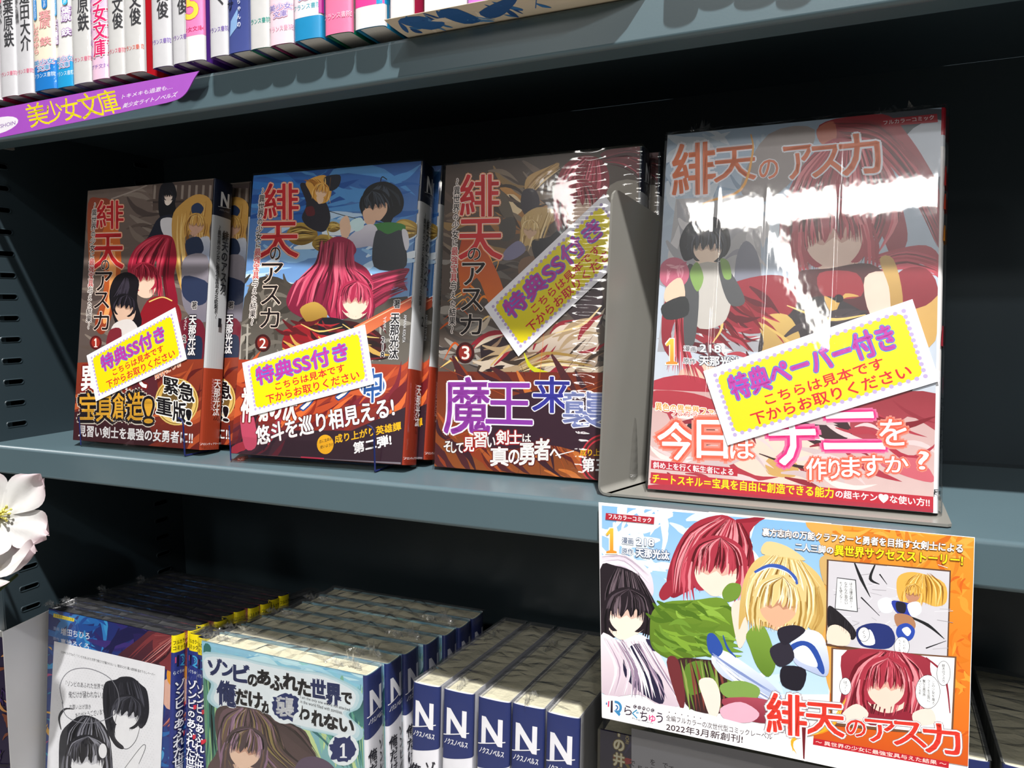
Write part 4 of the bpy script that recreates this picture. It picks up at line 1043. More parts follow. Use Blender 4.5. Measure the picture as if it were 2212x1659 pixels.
# ---- the large full-colour comic on the bookend
BG = book('comic_book', (-.0895, .0222, .001+.0104*math.sin(.2131)), (-.2131, 0, .0043), .1223, .1785, .0104, '#c9cdd4', [(0, .34, '#e9e8ea'), (.34, .9, '#e4e0de'), (.93, 1, '#b01c30')], PAGEW, .0016)
bpy.context.view_layer.update()
p = front_print(BG, .0008)
p.Q('#9db2c8', [(1390, 280), (2060, 200), (2060, 1130), (1380, 1080)], '#c9ccd2')
p.blot(['#8aa2bc', '#aebfce', '#7c92aa', '#c2ccd6'], (1445, 300, 1720, 460), 30, 30, 4, 1.6)
p.P('#4c525c', [(1880, 250), (2040, 235), (2036, 420), (1990, 380), (1930, 300)]); p.P('#b8c0cc', [(1960, 290), (2034, 260), (2034, 380), (1990, 350)])
p.P('#a49a98', [(1660, 290), (1760, 280), (1720, 380), (1640, 440), (1600, 400)], '#8c8484'); p.Q('#b4b2b4', [(1460, 430), (1640, 420), (1650, 760), (1420, 760)], '#9c9ca2')
p.blot(['#c4c2c4', '#a4a4aa', '#8e8e98', '#d0ced0'], (1450, 440, 1660, 760), 40, 26, 6, 1.3); p.P('#7c7e8c', [(1590, 560), (1612, 520), (1640, 560), (1640, 660), (1590, 650)])
# crimson hair mass: tied top, long sweep right
p.P('#9c2c38', [(1770, 270), (1850, 248), (1920, 250), (1960, 290), (2000, 350), (2032, 420), (2034, 540), (2000, 470), (1960, 400), (1900, 340), (1820, 310), (1780, 310)], '#842230')
p.P('#c06a54', [(1764, 280), (1800, 262), (1806, 300), (1776, 312)])
p.P('#a83444', [(1700, 420), (1740, 350), (1800, 300), (1870, 310), (1930, 370), (1950, 450), (1960, 520), (1930, 560), (1900, 500), (1860, 470), (1740, 470), (1716, 560), (1720, 600), (1690, 560), (1684, 490)], '#8c2434')
p.P('#e4c4b4', [(1722, 500), (1780, 462), (1850, 452), (1886, 490), (1870, 550), (1820, 590), (1770, 580), (1734, 556)])
p.P('#b4384a', [(1690, 560), (1696, 470), (1740, 410), (1840, 400), (1890, 440), (1900, 520), (1884, 500), (1860, 470), (1836, 486), (1806, 462), (1790, 500), (1756, 474), (1730, 510), (1712, 560)])
p.strands(['#c8505e', '#701420', '#9c2a3a', '#d87880', '#541018'], [(1790, 306), (1720, 380), (1690, 470), (1700, 600)], [(1880, 306), (1940, 400), (1950, 480), (1900, 560)], 110, 8, 4, 3)
p.strands(['#b84450', '#6c1420', '#8c2432', '#4c0c14'], [(1800, 262), (1900, 270), (1980, 350), (2030, 440)], [(1830, 306), (1900, 330), (1960, 400), (2026, 540)], 60, 8, 9, 3)
p.P('#a43040', [(1880, 560), (1930, 540), (2000, 530), (2034, 560), (2030, 600), (1990, 570), (1940, 580)]); p.strands(['#c04c5c', '#6c1420'], [(1880, 560), (1960, 540), (2032, 560)], [(1900, 590), (1960, 580), (2030, 600)], 24, 6, 2, 2)
p.head(1800, 512, 76, '#a83444', ['#c8505e', '#701420', '#9c2a3a', '#d87880', '#541018'], '#e8cabb', '#cfa294', -.12, 14, 90)
# dark armour, gilt trim, red sleeves
p.P('#4c2428', [(1720, 590), (1790, 580), (1880, 570), (1930, 620), (1900, 680), (1800, 660), (1730, 650)]); p.P('#8c2a34', [(1770, 590), (1850, 590), (1860, 640), (1780, 640)])
p.P('#e4c0b0', [(1868, 600), (1920, 590), (1950, 650), (1930, 700), (1880, 680)]); p.P('#8a2230', [(1940, 590), (2000, 580), (2034, 640), (2030, 720), (1960, 720), (1936, 660)], '#6c1824')
p.P('#c8a25c', [(1900, 560), (1930, 560), (1950, 640), (1944, 720), (1926, 680), (1920, 620)], '#8c6c38')
p.P('#2e2a2e', [(1700, 660), (1790, 640), (1880, 680), (1960, 700), (1980, 800), (1900, 860), (1700, 860), (1640, 800), (1650, 700)], '#3a3232')
p.P('#c09a54', [(1812, 592+60), (1826, 612+22), (1856, 640), (1820, 646), (1800, 680), (1780, 640)]); p.E('#1c1a1e', 1812, 645, 10, 9)
p.P('#9a2836', [(1440, 640), (1500, 620), (1560, 640), (1640, 620), (1700, 610), (1710, 650), (1640, 690), (1560, 690), (1480, 670), (1450, 720), (1460, 780), (1430, 740)], '#7c1c2a')
p.P('#8a2432', [(1530, 640), (1620, 600), (1700, 600), (1720, 660), (1640, 720), (1560, 700)]); p.P('#c8a860', [(1640, 690), (1700, 680), (1730, 740), (1700, 800), (1640, 790), (1650, 740)], '#94744a')
p.P('#dcb8a4', [(1470, 800), (1560, 780), (1620, 800), (1600, 860), (1480, 860)]); p.blot(['#8c2834', '#6c1822', '#a83a48', '#541420'], (1500, 640, 1660, 800), 40, 20, 3, 2.2, .5); p.blot(['#2e2a2e', '#3c3438', '#1f1c20', '#4a4044'], (1680, 680, 1960, 850), 40, 22, 5, 2.0, -.3); p.S('#c8a860', [(1650, 700), (1720, 760), (1700, 840)], 3, 9, 2); p.S('#d8b870', [(1700, 660), (1790, 690), (1870, 680)], 2, 7, 2); p.S('#c8a860', [(1880, 690), (1940, 760), (1990, 780)], 3, 10, 2); p.S('#d8b870', [(1530, 650), (1560, 700), (1540, 740)], 2, 6, 2)
p.P('#c49c58', [(1930, 690), (2000, 660), (2032, 640), (2030, 720), (1980, 760)]); p.P('#a83040', [(1400, 830), (1480, 810), (1560, 840), (1540, 900), (1420, 880)])
p.strands(['#b03848', '#70141f', '#c85a64'], [(1440, 640), (1460, 700), (1440, 800)], [(1500, 640), (1480, 720), (1520, 830)], 40, 7, 3, 3)
# dark hair and green-edged jacket, left
p.P('#25282f', [(1468, 520), (1490, 480), (1530, 466), (1568, 484), (1578, 530), (1560, 556), (1540, 520), (1520, 540), (1494, 560), (1476, 560)]); p.P('#ecd4c0', [(1496, 540), (1530, 516), (1556, 530), (1550, 566), (1520, 574), (1500, 562)])
p.P('#2b2f37', [(1486, 550), (1490, 490), (1540, 474), (1570, 510), (1560, 540), (1536, 522), (1512, 540), (1500, 552)]); p.strands(['#454b56', '#14161a'], [(1480, 540), (1500, 490), (1530, 470)], [(1574, 540), (1566, 500), (1540, 470)], 24, 6, 6, 3)
p.head(1528, 536, 37, '#2b2f37', ['#454b56', '#14161a', '#383d47'], '#ecd4c0', '#c8ac9a', .05, 15, 40, 0)
p.P('#b9b4ae', [(1500, 580), (1560, 574), (1580, 640), (1560, 700), (1500, 700)]); p.P('#4c4d50', [(1480, 590), (1500, 576), (1510, 640), (1500, 740), (1478, 740)]); p.P('#7c9c54', [(1490, 592), (1506, 566), (1520, 600), (1506, 630)]); p.P('#4c4d50', [(1552, 566), (1580, 590), (1610, 650), (1580, 660), (1560, 620)]); p.P('#7c9c54', [(1556, 560), (1574, 566), (1580, 600), (1564, 600)])
p.E('#c46a80', 1456, 590, 33, 34, 24, '#b05870'); p.blot(['#d48a9c', '#b85a74', '#e0a4b0'], (1436, 570, 1476, 612), 12, 9, 3); p.P('#e0bca4', [(1440, 620), (1470, 600), (1480, 640), (1460, 660), (1436, 650)])
p.P('#2a2c2e', [(1430, 660), (1480, 640), (1486, 680), (1440, 690)])
for ch, b_ in zip('緋天のアスカ', [(1453, 314, 1545, 424), (1543, 322, 1633, 394), (1640, 347, 1681, 388), (1692, 318, 1754, 388), (1746, 318, 1820, 384), (1808, 294, 1896, 380)]):
    p.char(ch, *b_, '#d8682c', '#b82630', .03, out=[('#e6e6ee', .06)], slope=-.08, shear=0 if ch in '緋天の' else -.15)
p.S('#e8a43c', [(1622, 290), (1626, 330), (1600, 410), (1520, 440), (1500, 480)], 2, 6, 2)
p.Q('#a82434', [(1903, 258), (2024, 246), (2026, 264), (1905, 274)]); p.text('フルカラーコミック', (1909, 270), (2018, 258), (1908, 261), '#f0eaec', bold=.04)
p.one(1438, 732, 1464, 787, '#f2c040', '#e8862a', '#f6eedc', 2)
p.text('漫画', (1477, 758), (1504, 760), (1477, 747), '#4a4a50', bold=.03, out=[('#e8e8ec', .12)]); p.text('218', (1512, 760), (1557, 762), (1512, 744), '#fafafa', bold=.06, out=[('#50505a', .1)])
p.text('原作', (1476, 785), (1503, 787), (1476, 773), '#4a4a50', bold=.03, out=[('#e8e8ec', .12)]); p.text('天那光汰', (1511, 789), (1600, 793), (1511, 768), '#fafafa', bold=.05, out=[('#50505a', .1)])
# picture on the paper band
p.k += 1
p.Q('#c4a09e', [(1395, 841), (2030, 870), (2025, 1120), (1390, 1070)], '#d4bab6')
p.P('#a83440', [(1400, 845), (1500, 850), (1560, 880), (1480, 900), (1410, 880)]); p.P('#e9cabb', [(1560, 960), (1640, 900), (1760, 940), (1740, 1040), (1600, 1030)]); p.P('#2f2428', [(1500, 900), (1570, 910), (1540, 960), (1480, 950)])
p.P('#8c2c36', [(1860, 860), (2028, 850), (2030, 930), (1960, 900), (1900, 960), (1840, 940)], '#a84450'); p.P('#3c2a2c', [(1700, 900), (1800, 890), (1840, 940), (1760, 960)]); p.P('#c8a060', [(1660, 990), (1720, 1000), (1716, 1030), (1660, 1024)])
p.blot(['#c8b4b4', '#e9d8d4', '#a83846', '#d8c4c4', '#8c2c38'], (1420, 880, 2010, 1050), 40, 22, 5, 2.6, .4); p.S('#7c1c28', [(1850, 880), (1940, 920), (2020, 900)], 4, 18, 2); p.S('#a83444', [(1880, 930), (1960, 990), (2024, 960)], 3, 14, 2); p.S('#3c2a2c', [(1640, 980), (1740, 1010), (1860, 1000)], 2, 7, 1)
p.P('#c8626e', [(1900, 1000), (1980, 990), (2020, 1040), (1960, 1030)])
p.text('異色の異世界ファンタジー', (1416, 886), (1610, 906), (1416, 869), '#f0a050', bold=.05, out=[('#fbf4ec', .12)]); p.text('フルカラーコミックス', (1450, 897), (1600, 912), (1450, 884), '#e87c6c', bold=.04, out=[('#fbf4ec', .12)])
glow = [('#e08878', .15), ('#f0644c', .09)]
for ch, b_ in (('今', (1421, 912, 1500, 992)), ('日', (1506, 908, 1572, 988)), ('は', (1578, 950, 1628, 990))): p.char(ch, *b_, '#ffffff', None, .03, out=glow, slope=.03)
for ch, b_ in (('ナ', (1656, 900, 1756, 1004)), ('ニ', (1770, 892, 1900, 970))): p.char(ch, *b_, '#ffffff', None, .03, out=[('#e06c98', .12), ('#e8307c', .07)], shear=-.15)
p.char('を', 1900, 906, 1958, 962, '#ffffff', None, .02, out=glow)
for ch, b_ in zip('作りますか?', [(1742, 990, 1788, 1036), (1790, 992, 1814, 1034), (1818, 988, 1858, 1030), (1862, 984, 1906, 1028), (1912, 986, 1962, 1020), (1984, 975, 2006, 1014)]): p.char(ch, *b_, '#ffffff', None, .03, out=glow)
p.Q('#b42c3c', [(1407, 994), (1594, 1011), (1593, 1029), (1406, 1012)]); p.text('斜め上を行く転生者による', (1411, 1011), (1584, 1027), (1411, 997), '#fbf0f0', bold=.04)
p.Q('#b8303e', [(1406, 1020), (1700, 1046), (2016, 1073), (2016, 1100), (1700, 1078), (1405, 1044)])
p.text('チートスキル＝宝具を自由に創造できる能力', (1409, 1043), (1800, 1076), (1410, 1023), '#f6ea20', bold=.04); p.text('の超キケン♥な使い方!!', (1805, 1076), (2008, 1096), (1805, 1058), '#fbf0f0', bold=.04)
p.P('#a83444', [(1400, 1048), (1480, 1050), (1600, 1066), (1800, 1080), (2020, 1100), (2020, 1120), (1390, 1070)])
p.build('cover_print', PR, BG)
q = spine_print(BG); L, H = q.Ls, .1785
for z, c_, h_ in ((.80, '#c8302c', .05), (.74, '#d84a2c', .04), (.66, '#e08c2c', .04), (.4, '#a02c38', .05)):
    q.shape([(L*.15, H*z), (L*.85, H*z), (L*.8, H*(z+h_)), (L*.2, H*(z+h_))], c_)
q.column('天那光汰', (L*.42, H*.27), (L*.42, H*.14), L*.3, '#26262a', .03, px=False); q.column('原作', (L*.42, H*.325), (L*.42, H*.285), L*.18, '#c0506c', .03, px=False)
q.text('Frontier', (L*.06, H*.045), (L*.85, H*.045), (L*.06, H*.056), '#26262a', bold=.03, px=False); q.text('Works', (L*.2, H*.03), (L*.8, H*.03), (L*.2, H*.041), '#26262a', bold=.03, px=False)
q.build('spine_print', PR, BG)
tag(BG, 'large full-colour comic with a glaring white light band, standing on the grey bookend', 'book')
bonus_card(BG, [(1519, 802), (1971, 646), (2030, 823), (1572, 962)], '特典ペーパー付き', (.10, .88), 'yellow notice card stuck across the lower cover')
FD = film_mat('wrap_display_comic', (1, 1, .6), 34, .16, .04, 1.5, ridges=((.0270, .0009, 1.6), (.0495, .0008, .7), (.0815, .0009, 1.2)))
FDC = film_mat('wrap_creased', (1, 1, 1), 90, .6, .06, 2.2)
wrap(BG, FD, .0019, seed=11, amp=.003, tufts=((.14, .010), (.84, .010)), crm=FDC, ny=5)
c = dup(BG, Vector(BG.location)+Vector((-.0022, .0125, 0)), skip=('bonus_card', 'wrap_fold', 'wrap_corner')); tag(c, 'spare copy of the large full-colour comic, behind the display copy', 'book')

# ---- steel bookend
be = empty('bookend', (-.1105, .0127, .0006)); tag(be, 'pale grey sheet metal bookend between the brown novel and the large comic', 'bookend')
GM = mat('grey_bookend_enamel', '#807e78', .3, spec=.5, noise=.03, scale=30)
mb = MB(); mb.prism([(0, .0040), (.0100, .142), (.0108, .1448), (.0128, .1465), (.0150, .1466), (.042, .1395), (.058, .1350), (.058, .0040)], 'x', 0, -.0012)
arc = [(.0028-.0040*math.cos(t), .0040-.0040*math.sin(t)) for t in [math.pi/2*i/8 for i in range(9)]]
arc_in = [(.0028-.0028*math.cos(t), .0040-.0028*math.sin(t)) for t in [math.pi/2*i/8 for i in range(9)]]
mb.prism(arc+[(.006, 0), (.006, .0012)]+list(reversed(arc_in)), 'y', .0, .058)
o_ = mb.build('upright_plate', GM, be); o_.rotation_euler = (0, 0, -R(20)); o_.location = (-.0005, .0010, 0)
mb = MB(); mb.prism([(.0030, .0), (.1475, -.0010), (.1490, .0005), (.1492, .075), (.0235, .075), (.0240, .058)], 'z', 0, .0012); mb.build('base_plate', GM, be)
# ---- clear acrylic stands
ACR = film_mat('clear_acrylic', (1, 1, 1), 3, .0, .02, 1.2)
ACE = mat('acrylic_cut_edge', '#20285c', .15, spec=.6)
def stand(x0, x1, y0, y1, zt, lean, label):
    s = empty('display_stand', (x0, y0, .0003)); s.rotation_euler = (0, 0, math.atan2(y1-y0, x1-x0)); tag(s, label, 'stand')
    W = math.hypot(x1-x0, y1-y0)
    rr = .004; out = [(0, 0), (W, 0)]
    out += [(W-rr+rr*math.cos(a), zt-rr+rr*math.sin(a)) for a in [math.pi/2*i/5 for i in range(6)]]
    out += [(rr+rr*math.cos(a), zt-rr+rr*math.sin(a)) for a in [math.pi/2+math.pi/2*i/5 for i in range(6)]]
    f = MB(); n = len(out); k = math.tan(lean)
    f.v += [(x, z*k*.0, z) for x, z in out]; f.f.append(tuple(range(n))); f.m.append(0)
    f.build('front_lip', ACR, s)
    e = MB(); e.tube([(W, 0, .001), (W, 0, zt-rr)]+[(x, 0, z) for x, z in out[2:8]], .00055, 6); e.tube([(W, 0, .0006), (W, .03, .0006)], .00055, 6)
    e.build('cut_edge', ACE, s)
    e = MB(); e.tube([(0, 0, .001), (0, 0, zt-rr)], .0004, 6); e.build('cut_edge', ACE, s)
    bs = MB(); bs.box(0, W, .0003, .10, 0, .0012); bs.build('base', ACR, s)
    bk = MB(); bk.quad((W*.1, .045, .001), (W*.9, .045, .001), (W*.9, .062, .08), (W*.1, .062, .08)); bk.build('back_rest', ACR, s)
stand(-.4829, -.3846, .0165, .0145, .0245, 0, 'clear acrylic stand holding the leftmost novel')
stand(-.3440, -.2440, .0118, .0178, .0265, 0, 'clear acrylic stand holding the blue-covered novel')

# ------------------------------------------------------------------ lower shelf
ZL = ZLOW+.0001
ZTOP = -.123
def low_book(name, x, ytop, lean, W, T, **kw):
    """book whose top front edge sits at (x, ytop, ZTOP)"""
    H = (ZTOP-ZL-T*math.sin(lean))/math.cos(lean)
    y = ytop-H*math.sin(lean)
    return book(name, (x, y, ZL+T*math.sin(lean)), (-lean, 0, kw.pop('yaw', 0)), W, H, T, **kw)
FL = film_mat('wrap_lower', (1, 1, .5), 45, .4, .06, 1.3)
FLC = film_mat('wrap_lower_creased', (1, 1, 1), 70, .8, .10, 2.6, haze=.05)
NAVY = '#24316a'
def nox_head(q, u0, u1, zt, H, wide=True):
    """navy head of the spine with its white initial"""
    w = u1-u0
    n = 30
    for i in range(n):
        a, b = i/n, (i+1)/n; g = lambda t: zt-.0395+.0045*t**1.5
        q.shape([(u0+w*a, g(a)), (u0+w*b, g(b)), (u0+w*b, zt), (u0+w*a, zt)], NAVY); q.k -= 1
    q.k += 8
    q.text('N', (u0+w*.22, zt-.0245), (u0+w*.74, zt-.0245), (u0+w*.22, zt-.0105), '#f0eff4', bold=.09, px=False)
    q.shape([(u0+w*.1, zt-.0262), (u0+w*.84, zt-.0222), (u0+w*.84, zt-.0216), (u0+w*.1, zt-.0256)], '#f0eff4')
    q.text('ノクスノベルス', (u0+w*.14, zt-.0305), (u0+w*.80, zt-.0305), (u0+w*.16, zt-.0272), '#f0eff4', bold=.04, px=False)
def zspine(o, x1=.72, x0=.28):
    W, H, T, b = o['dims']; q = spine_print(o, .0009); L = q.Ls
    n = 30
    for i in range(n): q.shape([(L*i/n, 0), (L*(i+1)/n, 0), (L*(i+1)/n, H), (L*i/n, H)], '#ecebf1'); q.k -= 1
    q.k += 1; q.k += 2; nox_head(q, 0, L, H, H); q.k += 6
    q.column('ゾンビのあふれた世界で', (L*x1, H-.043), (L*x1, H-.130), L*.30, '#1c1c26', .04, px=False)
    q.column('俺だけが襲われない', (L*x0, H-.046), (L*x0, H-.122), L*.32, '#1c1c26', .04, px=False)
    q.build('spine_print', PR, o)
# ---- face-out pile of thick novels
Z1 = low_book('novel', -.3849, .0208, R(1.2), .1273, .0150, yaw=R(.4), front='#7c9ca8', pages=PAGE, b=.0014)
bpy.context.view_layer.update()
p = front_print(Z1, .0008)
p.Q('#8fc4dc', [(425, 1370), (800, 1450), (800, 1700), (430, 1700)], '#6c9c84')
p.blot(['#a8d8e8', '#6fb0d4', '#c0e4ec', '#8cc8dc', '#9ad4d0'], (440, 1392, 790, 1470), 50, 22, 3, 2.2, .2)
p.blot(['#7cb49c', '#a8cc94', '#5c947c', '#c4d898', '#4c8470', '#88c0a4'], (440, 1500, 790, 1660), 90, 22, 7, 1.6, 1.2)
p.P('#2f6e68', [(440, 1396), (456, 1400), (446, 1450), (442, 1480)]); p.P('#3a7468', [(440, 1440), (470, 1460), (480, 1560), (470, 1660), (440, 1660)], '#7cac7c')
p.strands(['#2c5c58', '#9cc88c', '#4c8c74', '#1f4a48'], [(442, 1440), (450, 1540), (446, 1659)], [(478, 1440), (470, 1540), (486, 1659)], 40, 5, 5, 4)
p.strands(['#3c7c74', '#b4d490', '#5ca08c', '#2f686c'], [(640, 1560), (700, 1600), (740, 1659)], [(790, 1480), (780, 1560), (788, 1659)], 60, 6, 8, 6)
p.Q('#1f5058', [(764, 1508), (790, 1514), (790, 1580), (762, 1540)], '#4c8c84')
# pale halo behind the title
for k_, c_ in ((1.10, '#a9cdd6'), (1.05, '#c3dbe2')):
    p.P(c_, [(610+(x-610)*k_, 1506+(y-1506)*k_*1.02) for x, y in [(446, 1420), (520, 1426), (560, 1436), (640, 1452), (700, 1462), (764, 1494), (762, 1526), (740, 1540), (768, 1568), (758, 1590), (700, 1578), (620, 1560), (560, 1536), (490, 1530), (462, 1510), (470, 1480), (446, 1460)]])
p.P('#dfe8ec', [(446, 1420), (520, 1426), (560, 1436), (640, 1452), (700, 1462), (764, 1494), (762, 1526), (740, 1540), (768, 1568), (758, 1590), (700, 1578), (620, 1560), (560, 1536), (490, 1530), (462, 1510), (470, 1480), (446, 1460)])
# brown hair mass
p.P('#4c3c3c', [(464, 1560), (470, 1530), (500, 1524), (560, 1534), (610, 1560), (660, 1580), (680, 1640), (686, 1670), (460, 1670), (470, 1620)], '#5c4848')
p.P('#4a3a3a', [(590, 1560), (630, 1564), (660, 1600), (684, 1636), (660, 1622), (620, 1590)])
p.P('#e9c4aa', [(494, 1580), (520, 1564), (556, 1590), (568, 1612), (556, 1650), (530, 1672), (506, 1660), (496, 1620)])
p.P('#6a5258', [(472, 1560), (490, 1530), (560, 1536), (590, 1570), (584, 1620), (566, 1600), (546, 1596), (520, 1576), (500, 1580), (488, 1610), (476, 1590)])
p.strands(['#8c6c84', '#3a2c2c', '#a888a0', '#2a2020', '#6c5448', '#8c7c4c'], [(520, 1528), (484, 1550), (470, 1600), (480, 1659)], [(560, 1534), (600, 1570), (620, 1620), (680, 1665)], 110, 5, 4, 3)
p.strands(['#2c2222', '#5c4848', '#7c6468'], [(584, 1558), (630, 1580), (684, 1640)], [(600, 1556), (650, 1570), (690, 1636)], 24, 4, 9, 2)
p.head(530, 1622, 41, '#4f3f42', ['#8c6c84', '#3a2c2c', '#a888a0', '#2a2020', '#6c5448', '#8c7c4c'], '#e9c6ae', '#c89a84', .18, 3, 60)
p.P('#5c4c60', [(636, 1662), (650, 1640), (680, 1634), (712, 1648), (720, 1670), (640, 1672)])
DK = '#1d2a58'; BK = '#15151a'; HALO = [('#eef2f4', .09)]
for ch, b_, c_ in (('ゾ', (450, 1421, 479, 1456), DK), ('ン', (480, 1430, 505, 1458), DK), ('ビ', (505, 1434, 538, 1470), DK), ('の', (536, 1456, 556, 1480), BK), ('あ', (556, 1446, 584, 1476), BK), ('ふ', (584, 1458, 612, 1488), BK), ('れ', (612, 1454, 643, 1488), BK), ('た', (644, 1466, 671, 1500), BK), ('世', (672, 1466, 703, 1504), DK), ('界', (705, 1476, 736, 1520), DK), ('で', (738, 1495, 760, 1518), BK),
        ('俺', (470, 1470, 509, 1520), DK), ('だ', (510, 1488, 535, 1520), BK), ('け', (538, 1494, 566, 1526), BK), ('が', (566, 1512, 588, 1538), BK), ('わ', (644, 1524, 668, 1552), BK), ('れ', (674, 1534, 699, 1566), BK), ('な', (700, 1542, 730, 1572), BK), ('い', (734, 1552, 764, 1578), BK)):
    p.char(ch, *b_, c_, None, .13, out=HALO, slope=.16)
rr = random.Random(4)
for cx, cy, r in ((616, 1526, 27), (742, 1619, 25)):
    pts = []
    for i in range(40):
        a = 2*math.pi*i/40; k = r*(1+(rr.uniform(.05, .35) if rr.random() < .25 else rr.uniform(-.04, .06))); pts.append((cx+k*math.cos(a), cy+k*1.05*math.sin(a)))
    p.E('#e6eef0', cx, cy, r*1.35, r*1.4); p.P('#1d2a60', pts, n=2)
p.char('襲', 597, 1504, 635, 1546, '#c6c8cc', None, .05, slope=.1); p.one(734, 1606, 750, 1637, '#eef0f4')
p.text('I am the only one who is not attacked', (649, 1510), (756, 1538), (649, 1502), '#3c3c40', bold=.01); p.text('in the world filled with zombies.', (649, 1518), (740, 1543), (649, 1511), '#3c3c40', bold=.01)
p.build('cover_print', PR, Z1)
zspine(Z1)
tag(Z1, 'thick novel with a blue-green cover and brown hair artwork at the front of the pile', 'book', 'face-out novels on the lower shelf')
wrap(Z1, FL, .0018, seed=21, amp=.0022, tufts=((.03, .008), (.12, .004), (.88, .012), (.78, .005)), crm=FLC, ny=3)
ords = ['second', 'third', 'fourth', 'fifth', 'sixth', 'rearmost']
off = [(.0032, .0168), (.0062, .0335), (.0115, .0495), (.0160, .0655), (.0190, .0815), (.0205, .0975)]
for i, (dx, dy) in enumerate(off):
    c = dup(Z1, Vector(Z1.location)+Vector((dx, dy, [0, -.0008, .0004, -.0003, .0006, 0][i])), (Z1.rotation_euler[0], 0, Z1.rotation_euler[2]+R([.3, -.4, .2, .5, -.3, .1][i])), skip=('wrap_corner',) if i % 2 else ())
    c.location.z = Z1.location.z
    tag(c, f'thick shrink-wrapped novel, {ords[i]} from the front in the blue-green face-out pile', 'book')
# ---- five novels, spines out
xs = [(-.2265, .0158), (-.2063, .0172), (-.1842, .0176), (-.1640, .0172), (-.1432, .0168)]
yt = [.0263, .0262, .0258, .0268, .0252]
lab = ['first', 'second', 'middle', 'fourth', 'last']
LN = R(5)
SP = None
for i, ((x, T), y) in enumerate(zip(xs, yt)):
    W = .127; H = .1795
    rot = (0, -LN, -math.pi/2)
    o = book('novel', (x, y-H*math.sin(LN)+W*math.cos(LN), 0), rot, W, H, T, front='#e4e4ea', pages=PAGE, b=.0008)
    o.location.z = ZTOP-H*math.cos(LN)-W*math.sin(LN)
    zspine(o, .70, .26)
    tag(o, f'navy-headed white novel spine, {lab[i]} of the five standing spine-out', 'book', 'spine-out novels on the lower shelf')
    wrap(o, FL, .0015, seed=31+i, amp=.0010, tufts=((.93, .006),) if i % 2 else ((.3, .005),), crm=FLC, ny=3)
# ---- face-out pile of thin full-colour comics
CL = R(5.5)
Cc = low_book('slim_comic', -.5324, .0195, CL, .1237, .0082, front='#14162c', pages=PAGED, b=.0010)
bpy.context.view_layer.update()
p = front_print(Cc, .0008)
p.Q('#1f2a6c', [(90, 1290), (400, 1350), (400, 1700), (80, 1700)], '#244c94')
p.blot(['#2f7cc0', '#2468b0', '#3a94cc', '#1c4c98'], (110, 1320, 230, 1440), 40, 20, 3, 1.6)
p.blot(['#241c54', '#2c2468', '#3c2c74', '#1a1848'], (230, 1330, 390, 1430), 40, 22, 5, 1.8)
p.blot(['#3a86c0', '#2468ac', '#1f3c84', '#4c9ccc', '#2c2c6c'], (340, 1480, 400, 1660), 34, 18, 8, 1.3); p.blot(['#2c9cb4', '#c04c7c', '#e8b040', '#3c2c6c'], (98, 1400, 116, 1660), 24, 8, 9)
p.P('#5c2832', [(250, 1420), (300, 1380), (340, 1352), (388, 1360), (392, 1440), (350, 1440), (300, 1430), (264, 1430)], '#40202c')
p.P('#dcae9c', [(345, 1480), (388, 1460), (388, 1520), (360, 1530)]); p.E('#e0942c', 374, 1458, 14, 24)
p.P('#7c3438', [(340, 1360), (378, 1356), (388, 1400), (384, 1450), (350, 1440), (330, 1400)]); p.strands(['#a85854', '#3c1820', '#7c3438', '#c8807c'], [(380, 1356), (330, 1370), (270, 1425)], [(388, 1380), (360, 1420), (330, 1440)], 46, 4, 3, 2)
p.strands(['#8c4444', '#c47c6c'], [(388, 1500), (376, 1540), (350, 1570)], [(392, 1500), (386, 1550), (372, 1570)], 16, 5, 5)
p.Q('#ecd42c', [(116, 1325), (161, 1336), (160, 1343), (115, 1333)]); p.text('フルカラーコミック', (118, 1332), (158, 1342), (118, 1326), '#3c3418', bold=.03)
p.text('漫画', (115, 1360), (128, 1363), (115, 1353), '#a8b4d8', bold=.02); p.text('増田ちひろ', (131, 1371), (193, 1382), (132, 1356), '#e4e6f2', bold=.03)
p.text('原作', (115, 1382), (128, 1385), (115, 1375), '#a8b4d8', bold=.02); p.text('裏地ろくろ', (131, 1393), (192, 1404), (131, 1379), '#e4e6f2', bold=.03)
p.build('cover_print', PR, Cc)
